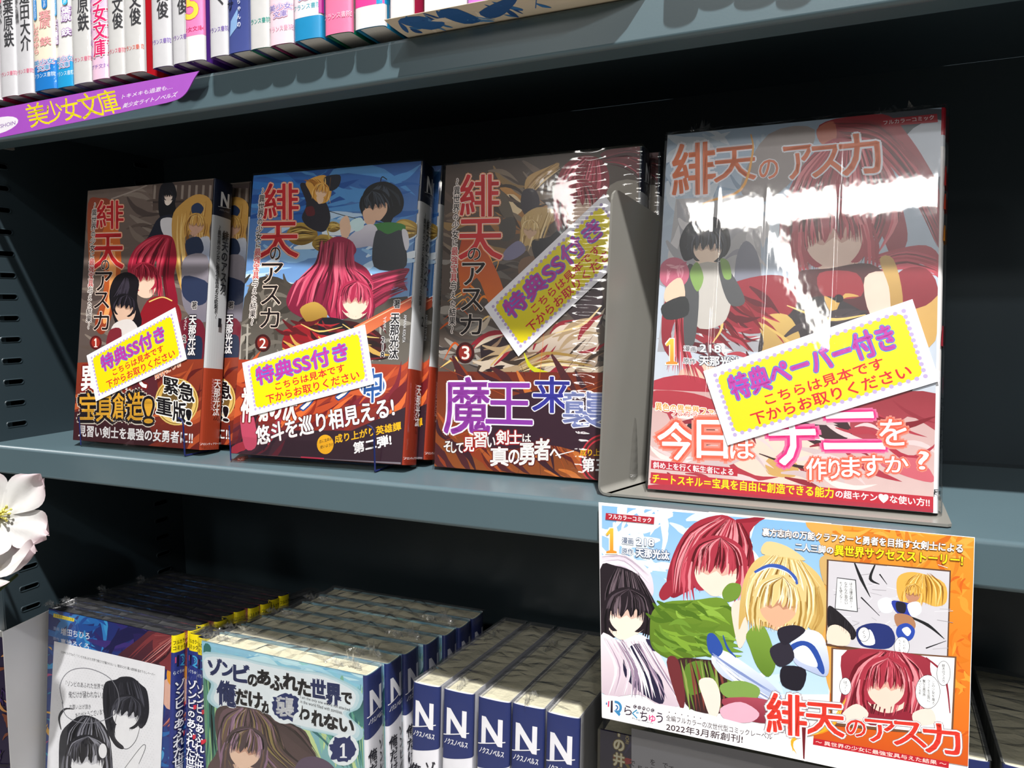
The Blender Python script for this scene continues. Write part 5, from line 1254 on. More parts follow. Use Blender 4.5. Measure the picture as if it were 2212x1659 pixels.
def cspine(o):
    W, H, T, b = o['dims']; q = spine_print(o, .0009); L = q.Ls; n = 30
    for i in range(n):
        q.shape([(L*i/n, 0), (L*(i+1)/n, 0), (L*(i+1)/n, H), (L*i/n, H)], '#2a357c'); q.k += .5
        q.shape([(L*i/n, H-.0115), (L*(i+1)/n, H-.0115), (L*(i+1)/n, H), (L*i/n, H)], '#f0dc18'); q.k -= 2.5
    q.k += 8
    q.text('フルカラー', (L*.12, H-.0062), (L*.88, H-.0062), (L*.12, H-.0036), '#2c2810', bold=.03, px=False); q.text('コミック', (L*.12, H-.0100), (L*.80, H-.0100), (L*.12, H-.0072), '#2c2810', bold=.03, px=False)
    cx, cz = L*.56, H-.0175; r = L*.26
    for a0, a1, rr_, w_, c_ in ((-90, 110, r, L*.09, '#3c9ccc'), (-60, 80, r*.5, L*.06, '#3c9ccc')):
        a = [R(a0+(a1-a0)*i/12) for i in range(13)]
        q.shape([(cx+rr_*math.cos(t), cz+rr_*math.sin(t)) for t in a]+[(cx+(rr_-w_)*math.cos(t), cz+(rr_-w_)*math.sin(t)) for t in reversed(a)], c_)
    q.shape([(cx-L*.1, cz-r), (cx+L*.26, cz-r*1.5), (cx+L*.3, cz-r*1.3), (cx, cz-r*.8)], '#3c9ccc')
    q.shape([(L*.30, cz-r), (L*.40, cz-r), (L*.40, cz+r), (L*.30, cz+r)], '#16162c'); q.shape([(L*.20, cz-r*.3), (L*.27, cz-r*.3), (L*.27, cz+r*.8), (L*.20, cz+r*.8)], '#b04870')
    q.text('らぐちゅう', (L*.15, H-.0265), (L*.88, H-.0265), (L*.15, H-.0240), '#c8d0e0', bold=.03, px=False)
    q.column('ゾンビのあふれた世界で俺だけが襲われない', (L*.5, H-.031), (L*.5, H-.160), L*.62, '#f0f0f6', .05, out=[('#182050', .1)], px=False, sizes=[.75 if c in 'ので' else 1 for c in 'ゾンビのあふれた世界で俺だけが襲われない'])
    for z_ in (.05, .07, .10): q.shape([(L*.7, H-z_), (L*.95, H-z_+.002), (L*.9, H-z_+.004), (L*.68, H-z_+.003)], '#c02c3c')
    q.build('spine_print', PR, o)
cspine(Cc)
# enclosed black-and-white leaflet
q = Print(frame_of(Cc), bounds=(-.02, .16, .0003, .2), y0=-.0016)
pts = [q.uv(*t) for t in ((117, 1385), (356, 1440), (341, 1800), (97, 1740))]; pts = [(a, max(b, .0004)) for a, b in pts]
mb = MB(); mb.prism(pts, 'y', -.0016, -.00145); lf = mb.build('leaflet', mat('leaflet_paper', '#e6e6ea', .6), Cc); tag(lf, 'white leaflet with a black and white drawing tucked under the wrap')
q.k = 1; q.shape(pts, '#e7e7eb'); q.k += 1
for j in range(46):
    for i in range(34):
        x = 124+i*6.6+(3.3 if j % 2 else 0); y = 1412+j*5.6+(x-124)*.215
        if x < 334 and y < 1690:
            c0 = q.uv(x, y); r = .00022; q.shape([(c0[0]+r, c0[1]), (c0[0], c0[1]+r), (c0[0]-r, c0[1]), (c0[0], c0[1]-r)], '#a8a8b0'); q.k -= 1
q.k += 1
q.text('COMICらぐちゅう「ゾンビのあふれた世界で俺だけが襲われない 1」増田ちひろ 購入者特典 描き下ろしペーパー', (132, 1411), (335, 1461), (132, 1405), '#3c3c40', bold=.02)
q.P('#23232a', [(222, 1500), (228, 1474), (250, 1468), (262, 1462), (285, 1463), (304, 1478), (318, 1494), (322, 1540), (310, 1570), (290, 1560), (280, 1530), (262, 1540), (250, 1580), (268, 1616), (250, 1612), (232, 1580), (224, 1540)])
q.P('#e9e9ec', [(252, 1560), (262, 1536), (278, 1524), (292, 1560), (302, 1572), (296, 1590), (280, 1616), (262, 1608), (248, 1590)]); q.P('#23232a', [(276, 1520), (300, 1520), (312, 1560), (304, 1574), (292, 1556)])
q.strands(['#4a4a54', '#16161c'], [(230, 1478), (228, 1530), (240, 1590)], [(300, 1470), (316, 1520), (306, 1570)], 30, 4, 3, 2)
q.head(272, 1544, 34, '#23232a', ['#4a4a54', '#16161c', '#34343c'], '#e9e9ec', '#c8c8ce', .25, 7, 40, .0)
q.S('#3c3c42', [(252, 1545), (246, 1590), (270, 1618), (292, 1602), (302, 1572)], 1, 1.5, 1)
q.P('#1f1f26', [(127, 1660), (130, 1590), (152, 1560), (180, 1545), (214, 1556), (236, 1590), (244, 1659), (244, 1700), (127, 1700)])
q.P('#e6e6ea', [(150, 1650), (160, 1612), (190, 1600), (216, 1612), (228, 1640), (230, 1700), (150, 1700)]); q.P('#1f1f26', [(140, 1640), (146, 1580), (200, 1560), (236, 1600), (228, 1640), (200, 1626), (180, 1640), (160, 1620)])
q.strands(['#55555f', '#0e0e12', '#8c8c96'], [(180, 1546), (140, 1580), (134, 1659)], [(212, 1556), (236, 1600), (238, 1659)], 60, 4, 8, 3)
q.head(188, 1644, 44, '#1f1f26', ['#55555f', '#0e0e12', '#8c8c96', '#2c2c34'], '#e9e9ec', '#c4c4ca', 0, 5, 40)
q.S('#1f1f26', [(132, 1576), (128, 1550), (140, 1532), (160, 1532)], 2, 6, 1); q.E('#e9e9ec', 222, 1622, 9, 16)
q.S('#77777f', [(136, 1520), (130, 1480), (150, 1450), (190, 1444), (236, 1464), (256, 1500), (250, 1540), (210, 1560), (170, 1560), (142, 1545), (134, 1516)], 1.6, 1.6, 1.6, n=6)
for t, a, b_, c_ in (('『ゾンビのあふれた世界で', (142, 1482), (224, 1490), (142, 1470)), ('俺だけが襲われない』', (148, 1508), (222, 1508), (148, 1493)), ('お買い上げ頂き', (150, 1532), (196, 1532), (150, 1522)), ('ありがとうございます!!', (164, 1552), (232, 1542), (162, 1540))):
    q.text(t, a, b_, c_, '#2c2c32', bold=.0)
q.P('#e9e9ec', [(268, 1659), (300, 1612), (314, 1614), (304, 1640), (290, 1668)]); q.S('#3c3c42', [(266, 1664), (306, 1612), (314, 1616), (300, 1650)], 1, 1.3, 1)
q.build('leaflet_print', PRM, lf)
tag(Cc, 'slim dark blue comic with a black and white leaflet on its cover, lower left', 'book', 'slim comics on the lower shelf')
FLC2 = film_mat('wrap_comics_creased', (1, 1, 1), 80, .8, .08, 3.0, haze=.02)
wrap(Cc, FL, .0022, seed=51, amp=.0014, tufts=((-.02, .006),), crm=FLC2, ny=3)
for i in range(9):
    c = dup(Cc, Vector(Cc.location)+Vector((.0022*(i+1)+random.Random(i).uniform(-.003, .003), .0092*(i+1)+.0005, 0)), skip=('leaflet',) + (('wrap_corner',) if i % 3 else ()))
    tag(c, ('slim shrink-wrapped comic, %s behind the one with the leaflet' % ['first', 'second', 'third', 'fourth', 'fifth', 'sixth', 'seventh', 'eighth', 'ninth'][i]), 'book')
# two of the same comics stood spine-out between the piles
for i, (x, y) in enumerate(((-.4033, .0285), (-.3928, .0260))):
    W = .124; H = .1795; T = .0080 if i == 0 else .0072
    o = book('slim_comic', (x, y-H*math.sin(CL)+W*math.cos(CL), 0), (0, -CL, -math.pi/2), W, H, T, front='#14162c', pages=PAGED, b=.0005)
    o.location.z = ZTOP-.001-H*math.cos(CL)-W*math.sin(CL)
    cspine(o); tag(o, 'slim blue comic spine with a yellow head, %s of the pair beside the blue-green novel' % ('left' if i == 0 else 'right'), 'book')
    wrap(o, FL, .0014, seed=61+i, amp=.0008, tufts=((.9, .005),), crm=FLC2, ny=3)
# ---- navy novel with a grey card, behind the poster
G1 = low_book('novel', -.1128, .0200, R(2), .1273, .0150, front='#231f3c', pages=PAGE, b=.0014)
bpy.context.view_layer.update()
p = front_print(G1, .0008)
p.Q('#221e3a', [(1290, 1500), (1900, 1600), (1900, 1700), (1290, 1700)], '#1a1830')
p.blot(['#2c284c', '#3a3450', '#1a1a38', '#6c5c24', '#8c2a30'], (1350, 1560, 1900, 1690), 50, 18, 3, 1.6)
p.column('籠の中の井守', (1337, 1496), (1337, 1690), 24, '#c9c3a8', .07, out=[('#6c5c28', .1)])
v, ff, bb = glyphs('SAKANO IMORI'); a0 = p.uv(1352, 1540); a1 = p.uv(1352, 1606); k = math.dist(a0, a1)/(bb[1])
p.k += 1; p._ink(v, ff, lambda x, y: (a0[0]+y*k*1.1, a0[1]-x*k), '#b0a060', None, None, 0, k, None)
for i, ch in enumerate('国最強'): p.char(ch, 1576+i*36, 1600+i*10, 1606+i*38, 1632+i*10, '#b82c34', None, .06, out=[('#e4c8a0', .06)], slope=.15)
p.build('cover_print', PR, G1)
q = Print(frame_of(G1), bounds=(-.01, .12, .001, .2), y0=-.0016)
pts = [q.uv(*t) for t in ((1364, 1573), (1990, 1700), (1990, 1790), (1364, 1750))]
mb = MB(); mb.prism(pts, 'y', -.0016, -.00145); gc = mb.build('grey_card', mat('grey_card', '#8e8e94', .5, noise=.02), G1); tag(gc, 'grey card tucked under the wrap')
q.k = 3
for t, x, y0 in (('でいろ', 1366, 1640), ('長政', 1382, 1652), ('北深', 1397, 1655), ('を黒', 1410, 1638), ('たな', 1424, 1662), ('で', 1437, 1645), ('て', 1450, 1652)):
    q.column(t, (x, y0), (x, y0+18*len(t)), 12, '#2c2c34', .02)
q.build('card_print', PRM, gc)
zspine(G1)
tag(G1, 'dark navy novel with a grey card, mostly hidden behind the hanging poster', 'book')
wrap(G1, FL, .0022, seed=71, amp=.0012, tufts=(), crm=FLC, ny=3)
c = dup(G1, Vector(G1.location)+Vector((.002, .0175, 0)), skip=('grey_card',)); tag(c, 'novel standing directly behind the navy one under the poster', 'book')
# ---- two books at the lower right corner, spines out
for i, (x, y, T, yaw, zz) in enumerate(((.0385, .0300, .0230, -2, 0), (.0680, .030, .024, -2, .0))):
    W = .122; H = .1795
    o = book('novel', (x, y+W-.0156, ZL+.0107), (0, -LN, -math.pi/2+R(yaw)), W, H, T, front='#cfd0cc', pages=PAGE, b=.0008)
    zspine(o, .70, .26); tag(o, 'spine-out novel right of the poster, %s of the two in the lower right corner' % ('left' if i == 0 else 'right'), 'book')
    wrap(o, FL, .0015, seed=81+i, amp=.0012, tufts=(), crm=FLC, ny=3)

# ------------------------------------------------------------------ the small poster taped to the middle shelf
po = empty('poster', (-.1065, -.0022, .0013)); po.rotation_euler = (R(-8), 0, 0); tag(po, 'small orange and blue advertising poster hanging from the middle shelf edge', 'poster')
q = Print(fmat(po.location, (R(-8), 0, 0)), bounds=(-.1, .3, -.3, .1), y0=0)
TLp, TRp, BRp, BLp = (1293, 1085), (2106, 1161), (2090, 1720), (1300, 1548)
pts = [q.uv(*t) for t in (TLp, TRp, BRp, BLp)]
mb = MB(); mb.prism(pts, 'y', .00002, .0005); mb.build('poster_card', mat('poster_card_white', '#e8e6e6', .5), po)
q.b = (-.1, .3, -.3, .1)
def clip(u, pts=pts):
    v = min(max(u[1], min(pts[2][1], pts[3][1])+.0002), max(pts[0][1], pts[1][1])-.0002)
    f = (v-pts[0][1])/(pts[3][1]-pts[0][1]); g = (v-pts[1][1])/(pts[2][1]-pts[1][1])
    return (min(max(u[0], pts[0][0]+(pts[3][0]-pts[0][0])*f+.0002), pts[1][0]+(pts[2][0]-pts[1][0])*g-.0002), v)
q.cl = clip
q.k = 2
PW = '#f1eef0'
q.Q('#f3f2f4', [TLp, TRp, BRp, BLp])
q.Q('#7fb0e0', [(1300, 1092), (1800, 1134), (1790, 1500), (1300, 1500)], '#c4dcee')
q.blot(['#f2f5f8', '#e4eef6', '#d4e4f2', '#fafafc'], (1306, 1100, 1440, 1230), 30, 28, 3, 1.4); q.blot(['#f2f5f8', '#cfe2f2', '#9cc4e8', '#e4eef6'], (1440, 1110, 1640, 1330), 34, 24, 5, 1.4)
q.blot(['#e8f0f6', '#c8dff0'], (1440, 1330, 1800, 1500), 16, 26, 8)
# orange ground at right
q.Q('#d98f2c', [(1800, 1133), TRp, (2092, 1655), (1790, 1600)], '#d8641c'); q.P('#d9a050', [(1740, 1128), (1820, 1134), (1810, 1300), (1800, 1500), (1775, 1400), (1780, 1200)], smooth=True)
q.blot(['#dc9634', '#cf7a24', '#e2a444', '#c8661c'], (1830, 1140, 2095, 1230), 40, 22, 7, 1.8); q.blot(['#dc9634', '#d4741e', '#cf601c'], (2056, 1230, 2096, 1640), 30, 16, 9, .8)
q.blot(['#d8681c', '#cc5818', '#e07a28'], (1800, 1560, 2090, 1650), 30, 20, 10, 1.6)
# crimson hair mass upper middle
q.P('#a02c3c', [(1440, 1250), (1462, 1180), (1500, 1130), (1560, 1112), (1600, 1128), (1626, 1118), (1660, 1110), (1620, 1150), (1630, 1210), (1620, 1260), (1600, 1280), (1590, 1230), (1560, 1200), (1530, 1250), (1480, 1280), (1450, 1290)], '#862030')
q.P('#f0d4c4', [(1490, 1240), (1530, 1180), (1580, 1190), (1606, 1230), (1600, 1262), (1560, 1284), (1520, 1272), (1494, 1256)])
q.P('#a43242', [(1470, 1260), (1484, 1170), (1530, 1140), (1590, 1150), (1616, 1220), (1600, 1260), (1590, 1214), (1560, 1196), (1540, 1176), (1520, 1236), (1500, 1230), (1490, 1262)])
q.P('#962a38', [(1424, 1280), (1444, 1254), (1480, 1258), (1496, 1252), (1470, 1268), (1444, 1292), (1430, 1296)])
q.strands(['#c85464', '#6c1420', '#b03c4c', '#e08c94', '#541018'], [(1556, 1118), (1490, 1150), (1456, 1210), (1450, 1280)], [(1600, 1130), (1628, 1180), (1620, 1240), (1604, 1276)], 110, 5, 3, 3)
q.S('#8c2030', [(1590, 1126), (1630, 1122), (1662, 1112)], 8, 10, 1)
q.head(1548, 1232, 58, '#a43242', ['#c85464', '#6c1420', '#b03c4c', '#e08c94', '#541018'], '#f0d4c4', '#d8ac9c', .08, 2, 60)
# black hair mass with a white frill, left
q.P('#e9e0e6', [(1296, 1220), (1300, 1200), (1340, 1196), (1380, 1212), (1406, 1240), (1412, 1280), (1400, 1290), (1380, 1250), (1340, 1226), (1298, 1234)], '#cfc4d0')
q.strands(['#f6f2f4', '#b8a8b8', '#d8ccd8'], [(1300, 1200), (1350, 1200), (1400, 1240)], [(1300, 1232), (1350, 1232), (1404, 1284)], 30, 5, 4, 2)
q.P('#221a20', [(1296, 1230), (1330, 1222), (1376, 1240), (1404, 1280), (1430, 1330), (1440, 1350), (1410, 1372), (1380, 1366), (1330, 1376), (1298, 1374)])
q.P('#f2dccc', [(1312, 1330), (1318, 1300), (1360, 1290), (1392, 1310), (1396, 1350), (1370, 1374), (1340, 1382), (1316, 1360)])
q.P('#221a20', [(1298, 1310), (1310, 1250), (1360, 1240), (1400, 1290), (1396, 1322), (1370, 1306), (1340, 1304), (1326, 1298), (1316, 1320), (1310, 1366), (1298, 1370)])
q.strands(['#4c4048', '#0e0a0e', '#6c5c64'], [(1330, 1226), (1308, 1280), (1304, 1370)], [(1376, 1240), (1410, 1300), (1430, 1356)], 56, 4, 6, 3)
q.head(1354, 1328, 46, '#221a20', ['#4c4048', '#0e0a0e', '#6c5c64', '#2c2228'], '#f2dccc', '#d4b4a4', .05, 4, 44)
q.P('#eadfe4', [(1296, 1372), (1340, 1384), (1380, 1370), (1410, 1390), (1440, 1440), (1470, 1490), (1480, 1520), (1430, 1526), (1380, 1500), (1300, 1496)], '#cbb8c4')
q.P('#26223c', [(1350, 1410), (1380, 1390), (1400, 1430), (1430, 1470), (1432, 1520), (1390, 1500), (1350, 1460)]); q.P('#2c2844', [(1395, 1380), (1420, 1390), (1426, 1400), (1410, 1406)])
q.strands(['#fbf8fa', '#a890a4', '#8c7890', '#d8c8d4'], [(1300, 1380), (1330, 1440), (1310, 1500)], [(1400, 1390), (1440, 1460), (1478, 1516)], 60, 5, 9, 4)
q.Q('#f3f2f4', [(1298, 1500), (1400, 1512), (1400, 1580), (1298, 1560)])
# green mass and dark waist
q.P('#6c8c2c', [(1410, 1320), (1440, 1300), (1500, 1296), (1560, 1292), (1584, 1330), (1588, 1380), (1560, 1410), (1500, 1420), (1450, 1424), (1410, 1400), (1404, 1360)], '#547020')
q.blot(['#7ca034', '#5c7c24', '#88ac40', '#4c6c1c', '#6c9030'], (1424, 1306, 1578, 1412), 60, 16, 4, 1.6, .4)
q.P('#3c2424', [(1460, 1426), (1520, 1424), (1590, 1440), (1600, 1500), (1560, 1540), (1490, 1530), (1470, 1480)]); q.P('#5c7c2c', [(1480, 1440), (1520, 1430), (1530, 1480), (1490, 1500)]); q.P('#6c2c30', [(1440, 1430), (1464, 1424), (1480, 1500), (1470, 1530)])
q.strands(['#2a1818', '#7c3c34', '#5c7c2c', '#8c9c50'], [(1470, 1424), (1480, 1480), (1490, 1540)], [(1590, 1430), (1600, 1480), (1600, 1530)], 40, 6, 5, 3)
q.P('#6c8c34', [(1576, 1260), (1600, 1264), (1596, 1290), (1570, 1300), (1560, 1280)]); q.P('#ecd0c0', [(1580, 1310), (1604, 1300), (1616, 1360), (1600, 1400), (1590, 1380)])
q.P('#7a9a3c', [(1612, 1370), (1640, 1346), (1660, 1370), (1676, 1430), (1660, 1462), (1636, 1440), (1620, 1400)], '#5c7c28')
# gold hair mass, white and blue armour
q.P('#d8bc78', [(1600, 1290), (1612, 1240), (1640, 1204), (1690, 1196), (1740, 1216), (1780, 1260), (1786, 1330), (1770, 1380), (1740, 1350), (1700, 1360), (1640, 1350), (1612, 1330), (1596, 1360)], '#c4a058')
q.P('#e0c48c', [(1646, 1196), (1656, 1170), (1700, 1180), (1740, 1210), (1700, 1204)]); q.P('#c8a468', [(1770, 1210), (1790, 1200), (1806, 1220), (1800, 1260), (1780, 1260)])
q.P('#d8a888', [(1636, 1300), (1650, 1270), (1700, 1270), (1724, 1290), (1716, 1340), (1680, 1362), (1650, 1340)])
q.P('#dcc082', [(1610, 1330), (1618, 1250), (1660, 1216), (1720, 1226), (1750, 1280), (1744, 1360), (1722, 1330), (1720, 1288), (1690, 1276), (1664, 1290), (1640, 1300), (1632, 1340)])
q.strands(['#f0dca8', '#9c7834', '#e4cc94', '#b8924c', '#84602a', '#fbf0cc'], [(1670, 1200), (1620, 1250), (1606, 1310), (1612, 1350)], [(1730, 1212), (1770, 1270), (1774, 1330), (1750, 1380)], 130, 5, 11, 3)
q.head(1682, 1306, 50, '#dcc082', ['#f0dca8', '#9c7834', '#e4cc94', '#b8924c', '#84602a', '#fbf0cc'], '#d8a888', '#b88468', .1, 6, 60)
q.S('#3a58a8', [(1630, 1236), (1660, 1222), (1690, 1226), (1716, 1246), (1722, 1262)], 5, 9, 5); q.S('#dce4f2', [(1634, 1238), (1664, 1226), (1700, 1236), (1718, 1256)], 2)
q.P('#e4e8f2', [(1710, 1380), (1740, 1360), (1776, 1372), (1790, 1420), (1786, 1460), (1750, 1450), (1716, 1430)], '#a8b4d4'); q.P('#2a4a9c', [(1704, 1400), (1730, 1384), (1760, 1396), (1780, 1440), (1776, 1456), (1746, 1420)]); q.P('#ecf0f6', [(1712, 1408), (1734, 1394), (1752, 1406), (1766, 1440), (1730, 1430)])
q.P('#2c2834', [(1664, 1400), (1700, 1386), (1716, 1420), (1690, 1440), (1672, 1430)]); q.P('#26222e', [(1680, 1360), (1716, 1350), (1740, 1362), (1710, 1386), (1690, 1392)]); q.P('#1f1c26', [(1690, 1440), (1740, 1446), (1730, 1490), (1690, 1480)])
q.P('#e6ebf4', [(1536, 1424), (1560, 1404), (1620, 1440), (1670, 1480), (1690, 1510), (1660, 1520), (1600, 1480), (1560, 1460)], '#9cacd0'); q.P('#2c4c9c', [(1528, 1372), (1544, 1370), (1562, 1402), (1548, 1420), (1530, 1404)]); q.S('#2c4c9c', [(1562, 1372), (1572, 1400), (1590, 1420)], 2, 5, 2)
q.strands(['#3c5cac', '#fafbfd', '#7c8cbc', '#c8d0e4'], [(1540, 1410), (1600, 1450), (1680, 1500)], [(1548, 1430), (1590, 1474), (1660, 1516)], 24, 4, 3, 2)
q.P('#7c9c4c', [(1556, 1480), (1600, 1470), (1640, 1486), (1630, 1510), (1570, 1506)]); q.P('#efd8cc', [(1510, 1470), (1540, 1466), (1556, 1500), (1552, 1540), (1536, 1550), (1520, 1510)]); q.P('#a84858', [(1560, 1510), (1660, 1512), (1680, 1560), (1600, 1552)], '#7c2838'); q.P('#dcaabc', [(1556, 1530), (1600, 1516), (1640, 1540), (1620, 1560), (1570, 1556)])
# inset panels
q.Q('#5c4030', [(1786, 1208), (2054, 1232), (2048, 1431), (1784, 1394)]); q.Q('#c9c6cc', [(1790, 1211), (2051, 1235), (2045, 1426), (1787, 1390)])
rr = random.Random(12)
for i in range(50):
    x = rr.uniform(1790, 2040); y = rr.uniform(1218, 1420); c_ = rr.choice(['#dedbe0', '#aaa6ac', '#f0eef0', '#8c888e'])
    if y < 1390+(x-1787)*.14-12: q.S(c_, [(x, y), (x+rr.uniform(10, 40), y+rr.uniform(-10, 10))], 1, 4, 1)
for a in ([(1846, 1216), (1860, 1250), (1880, 1290)], [(1890, 1220), (1880, 1250), (1900, 1262)], [(1860, 1290), (1900, 1330)], [(1900, 1240), (1916, 1262)], [(1960, 1330), (2004, 1350), (2040, 1380)], [(2000, 1400), (2044, 1384)]): q.S('#1f1f22', a, 3, 7, 1)
q.P('#d8a84c', [(1938, 1250), (1960, 1236), (1996, 1240), (2040, 1260), (2044, 1300), (2020, 1310), (1990, 1300), (1960, 1310), (1940, 1290)]); q.strands(['#f0cc80', '#8c5c1c', '#b8842c'], [(1980, 1240), (1950, 1260), (1944, 1300)], [(2010, 1240), (2040, 1270), (2040, 1310)], 40, 4, 2, 3)
q.P('#b88468', [(1954, 1280), (1976, 1272), (1990, 1290), (1976, 1304), (1960, 1300)]); q.head(1972, 1284, 19, '#d8a84c', ['#f0cc80', '#8c5c1c', '#b8842c'], '#b88468', '#946448', .1, 8, 24)
q.P('#e4e8f4', [(1896, 1300), (1914, 1290), (1930, 1300), (1926, 1322), (1904, 1322)]); q.P('#2c3c9c', [(1926, 1298), (1960, 1302), (1986, 1310), (1976, 1330), (1940, 1326)]); q.P('#e4e8f4', [(1960, 1306), (1984, 1300), (1990, 1322), (1970, 1332)])
q.P('#22202c', [(1936, 1300), (1956, 1304), (1954, 1324), (1938, 1320)]); q.P('#a87858', [(1934, 1326), (1966, 1330), (1978, 1352), (1960, 1372), (1936, 1350)]); q.P('#24306c', [(1850, 1360), (1880, 1346), (1920, 1352), (1934, 1380), (1920, 1400), (1880, 1400), (1856, 1390)]); q.P('#e8ecf6', [(1856, 1370), (1880, 1360), (1890, 1390), (1866, 1392)]); q.P('#2c48a4', [(1940, 1352), (1960, 1346), (1976, 1360), (1970, 1380), (1950, 1386), (1936, 1370)]); q.P('#dfe6f4', [(1948, 1360), (1960, 1354), (1968, 1364), (1960, 1374)])
q.P('#211d22', [(1789, 1310), (1810, 1320), (1840, 1350), (1850, 1370), (1840, 1382), (1820, 1360), (1800, 1356), (1789, 1360)]); q.P('#ead2c0', [(1789, 1356), (1810, 1350), (1836, 1370), (1830, 1394), (1789, 1388)]); q.strands(['#454048', '#100c10'], [(1790, 1312), (1796, 1340)], [(1846, 1356), (1840, 1380)], 14, 4, 2, 2)
def bubble(cx, cy, rx, ry): q.E('#2c2c30', cx, cy, rx+1, ry+1); q.E('#fafafa', cx, cy, rx, ry)
q.Q('#3c3c40', [(1808, 1247), (1849, 1252), (1853, 1322), (1803, 1316)]); q.Q('#fafafa', [(1809, 1249), (1847, 1254), (1851, 1320), (1805, 1314)])
for t, x, y0, y1 in (('ほう自爆武器か!?', 1838, 1258, 1314), ('なかなか面白い', 1827, 1257, 1306), ('モノを使うな!!', 1816, 1256, 1304)): q.column(t, (x, y0), (x+1, y1), 7, '#222226', .03)
bubble(1866, 1370, 12, 15); q.column('くっ', (1866, 1361), (1866, 1380), 8, '#222226', .02); bubble(1948, 1396, 16, 20)
q.column('おいおい', (1953, 1382), (1953, 1410), 6, '#222226', .02); q.column('ちょっと待て', (1943, 1381), (1943, 1413), 5, '#222226', .02)
q.Q('#6c4a34', [(1796, 1398), (2066, 1418), (2058, 1592), (1794, 1566)]); q.Q('#efecee', [(1800, 1402), (2062, 1421), (2054, 1587), (1798, 1560)])
q.P('#98303e', [(1830, 1404), (1990, 1416), (2010, 1450), (2020, 1500), (2000, 1540), (1960, 1560), (1860, 1560), (1816, 1540), (1820, 1480)], '#7c2030')
q.P('#f0ccbc', [(1860, 1470), (1900, 1430), (1950, 1440), (1970, 1480), (1964, 1520), (1920, 1540), (1880, 1524)]); q.P('#a43444', [(1850, 1490), (1856, 1420), (1910, 1410), (1970, 1420), (1986, 1480), (1976, 1510), (1960, 1470), (1940, 1446), (1910, 1470), (1896, 1440), (1876, 1480), (1866, 1500)])
q.strands(['#c8505e', '#641420', '#b03c4c', '#e08890', '#4c0e18'], [(1900, 1408), (1850, 1440), (1826, 1500), (1820, 1550)], [(1950, 1412), (1990, 1450), (2004, 1500), (1990, 1550)], 90, 6, 13, 4)
q.head(1914, 1482, 50, '#a43242', ['#c85464', '#6c1420', '#b03c4c', '#e08c94', '#541018'], '#f0ccbc', '#d8a494', .04, 10, 60)
q.P('#8c2434', [(1870, 1540), (1920, 1548), (1960, 1536), (1970, 1560), (1880, 1566)]); q.P('#eed4c8', [(1820, 1540), (1850, 1520), (1876, 1540), (1860, 1560), (1824, 1560)]); q.P('#eed4c8', [(1972, 1540), (2010, 1530), (2020, 1560), (1980, 1566)])
q.S('#8c2836', [(2000, 1420), (2040, 1460), (2052, 1540)], 3, 5, 2)
bubble(1826, 1482, 12, 18); q.column('はっ!!', (1826, 1470), (1826, 1496), 8, '#222226', .02); bubble(2004, 1494, 26, 36); bubble(2038, 1454, 14, 26)
for t, x, y0, y1 in (('この少女を蔑ろ', 2016, 1470, 1522), ('フードを正面に', 2006, 1468, 1516), ('驚なる異世界', 1996, 1468, 1504), ('はいこころを', 1987, 1468, 1500), ('緋天のアスカ', 2038, 1434, 1474)): q.column(t, (x, y0), (x, y1), 6.5, '#222226', .02)
# foot of the poster
q.Q('#f3f2f4', [(1298, 1505), (1400, 1517), (1480, 1530), (1640, 1572), (1700, 1586), (1830, 1610), (2092, 1660), (2090, 1720), (1300, 1549)])
q.Q('#d2601c', [(1760, 1570), (2094, 1590), (2093, 1655), (1757, 1597)], '#c8501a')
q.strands(['#f0a828', '#f6c84c', '#e88c1c'], [(1830, 1500), (1800, 1570), (1720, 1590), (1712, 1620)], [(1800, 1560), (1760, 1580), (1710, 1600), (1724, 1630)], 26, 6, 3, 2)
q.Q('#b8202c', [(1757, 1594), (2050, 1645), (2049, 1659), (1756, 1608)]); q.text('～ 異世界の少女に最強宝具与えた結果 ～', (1762, 1606), (2044, 1655), (1762, 1597), '#f6dcd4', bold=.03)
q.Q('#a82434', [(1309, 1108), (1414, 1117), (1413, 1132), (1308, 1122)]); q.text('フルカラーコミック', (1315, 1120), (1407, 1129), (1315, 1110), '#f6f0f2', bold=.05)
q.one(1309, 1141, 1333, 1195, '#f2b83c', '#e8862a', '#f6eedc', 2)
q.text('漫画', (1344, 1173), (1368, 1176), (1344, 1160), '#4a5a78', bold=.04, out=[('#eef2f6', .14)]); q.text('218', (1375, 1177), (1413, 1180), (1375, 1162), '#fbfbfd', bold=.07, out=[('#4a5a78', .1)])
q.text('原作', (1344, 1195), (1368, 1198), (1344, 1183), '#4a5a78', bold=.04, out=[('#eef2f6', .14)]); q.text('天那光汰', (1374, 1202), (1446, 1209), (1374, 1183), '#fbfbfd', bold=.06, out=[('#4a5a78', .1)])
q.text('裏方志向の万能クラフターと勇者を目指す女剣士による', (1647, 1157), (2079, 1194), (1648, 1140), '#fbfaf8', bold=.05, out=[('#6c4c34', .07)])
q.text('二人三脚の', (1718, 1188), (1800, 1197), (1718, 1172), '#fbfaf8', bold=.05, out=[('#6c5c4c', .07)]); q.text('異世界サクセスストーリー!', (1803, 1199), (2079, 1222), (1804, 1177), '#f7dc1c', bold=.06, out=[('#7c4418', .08)])
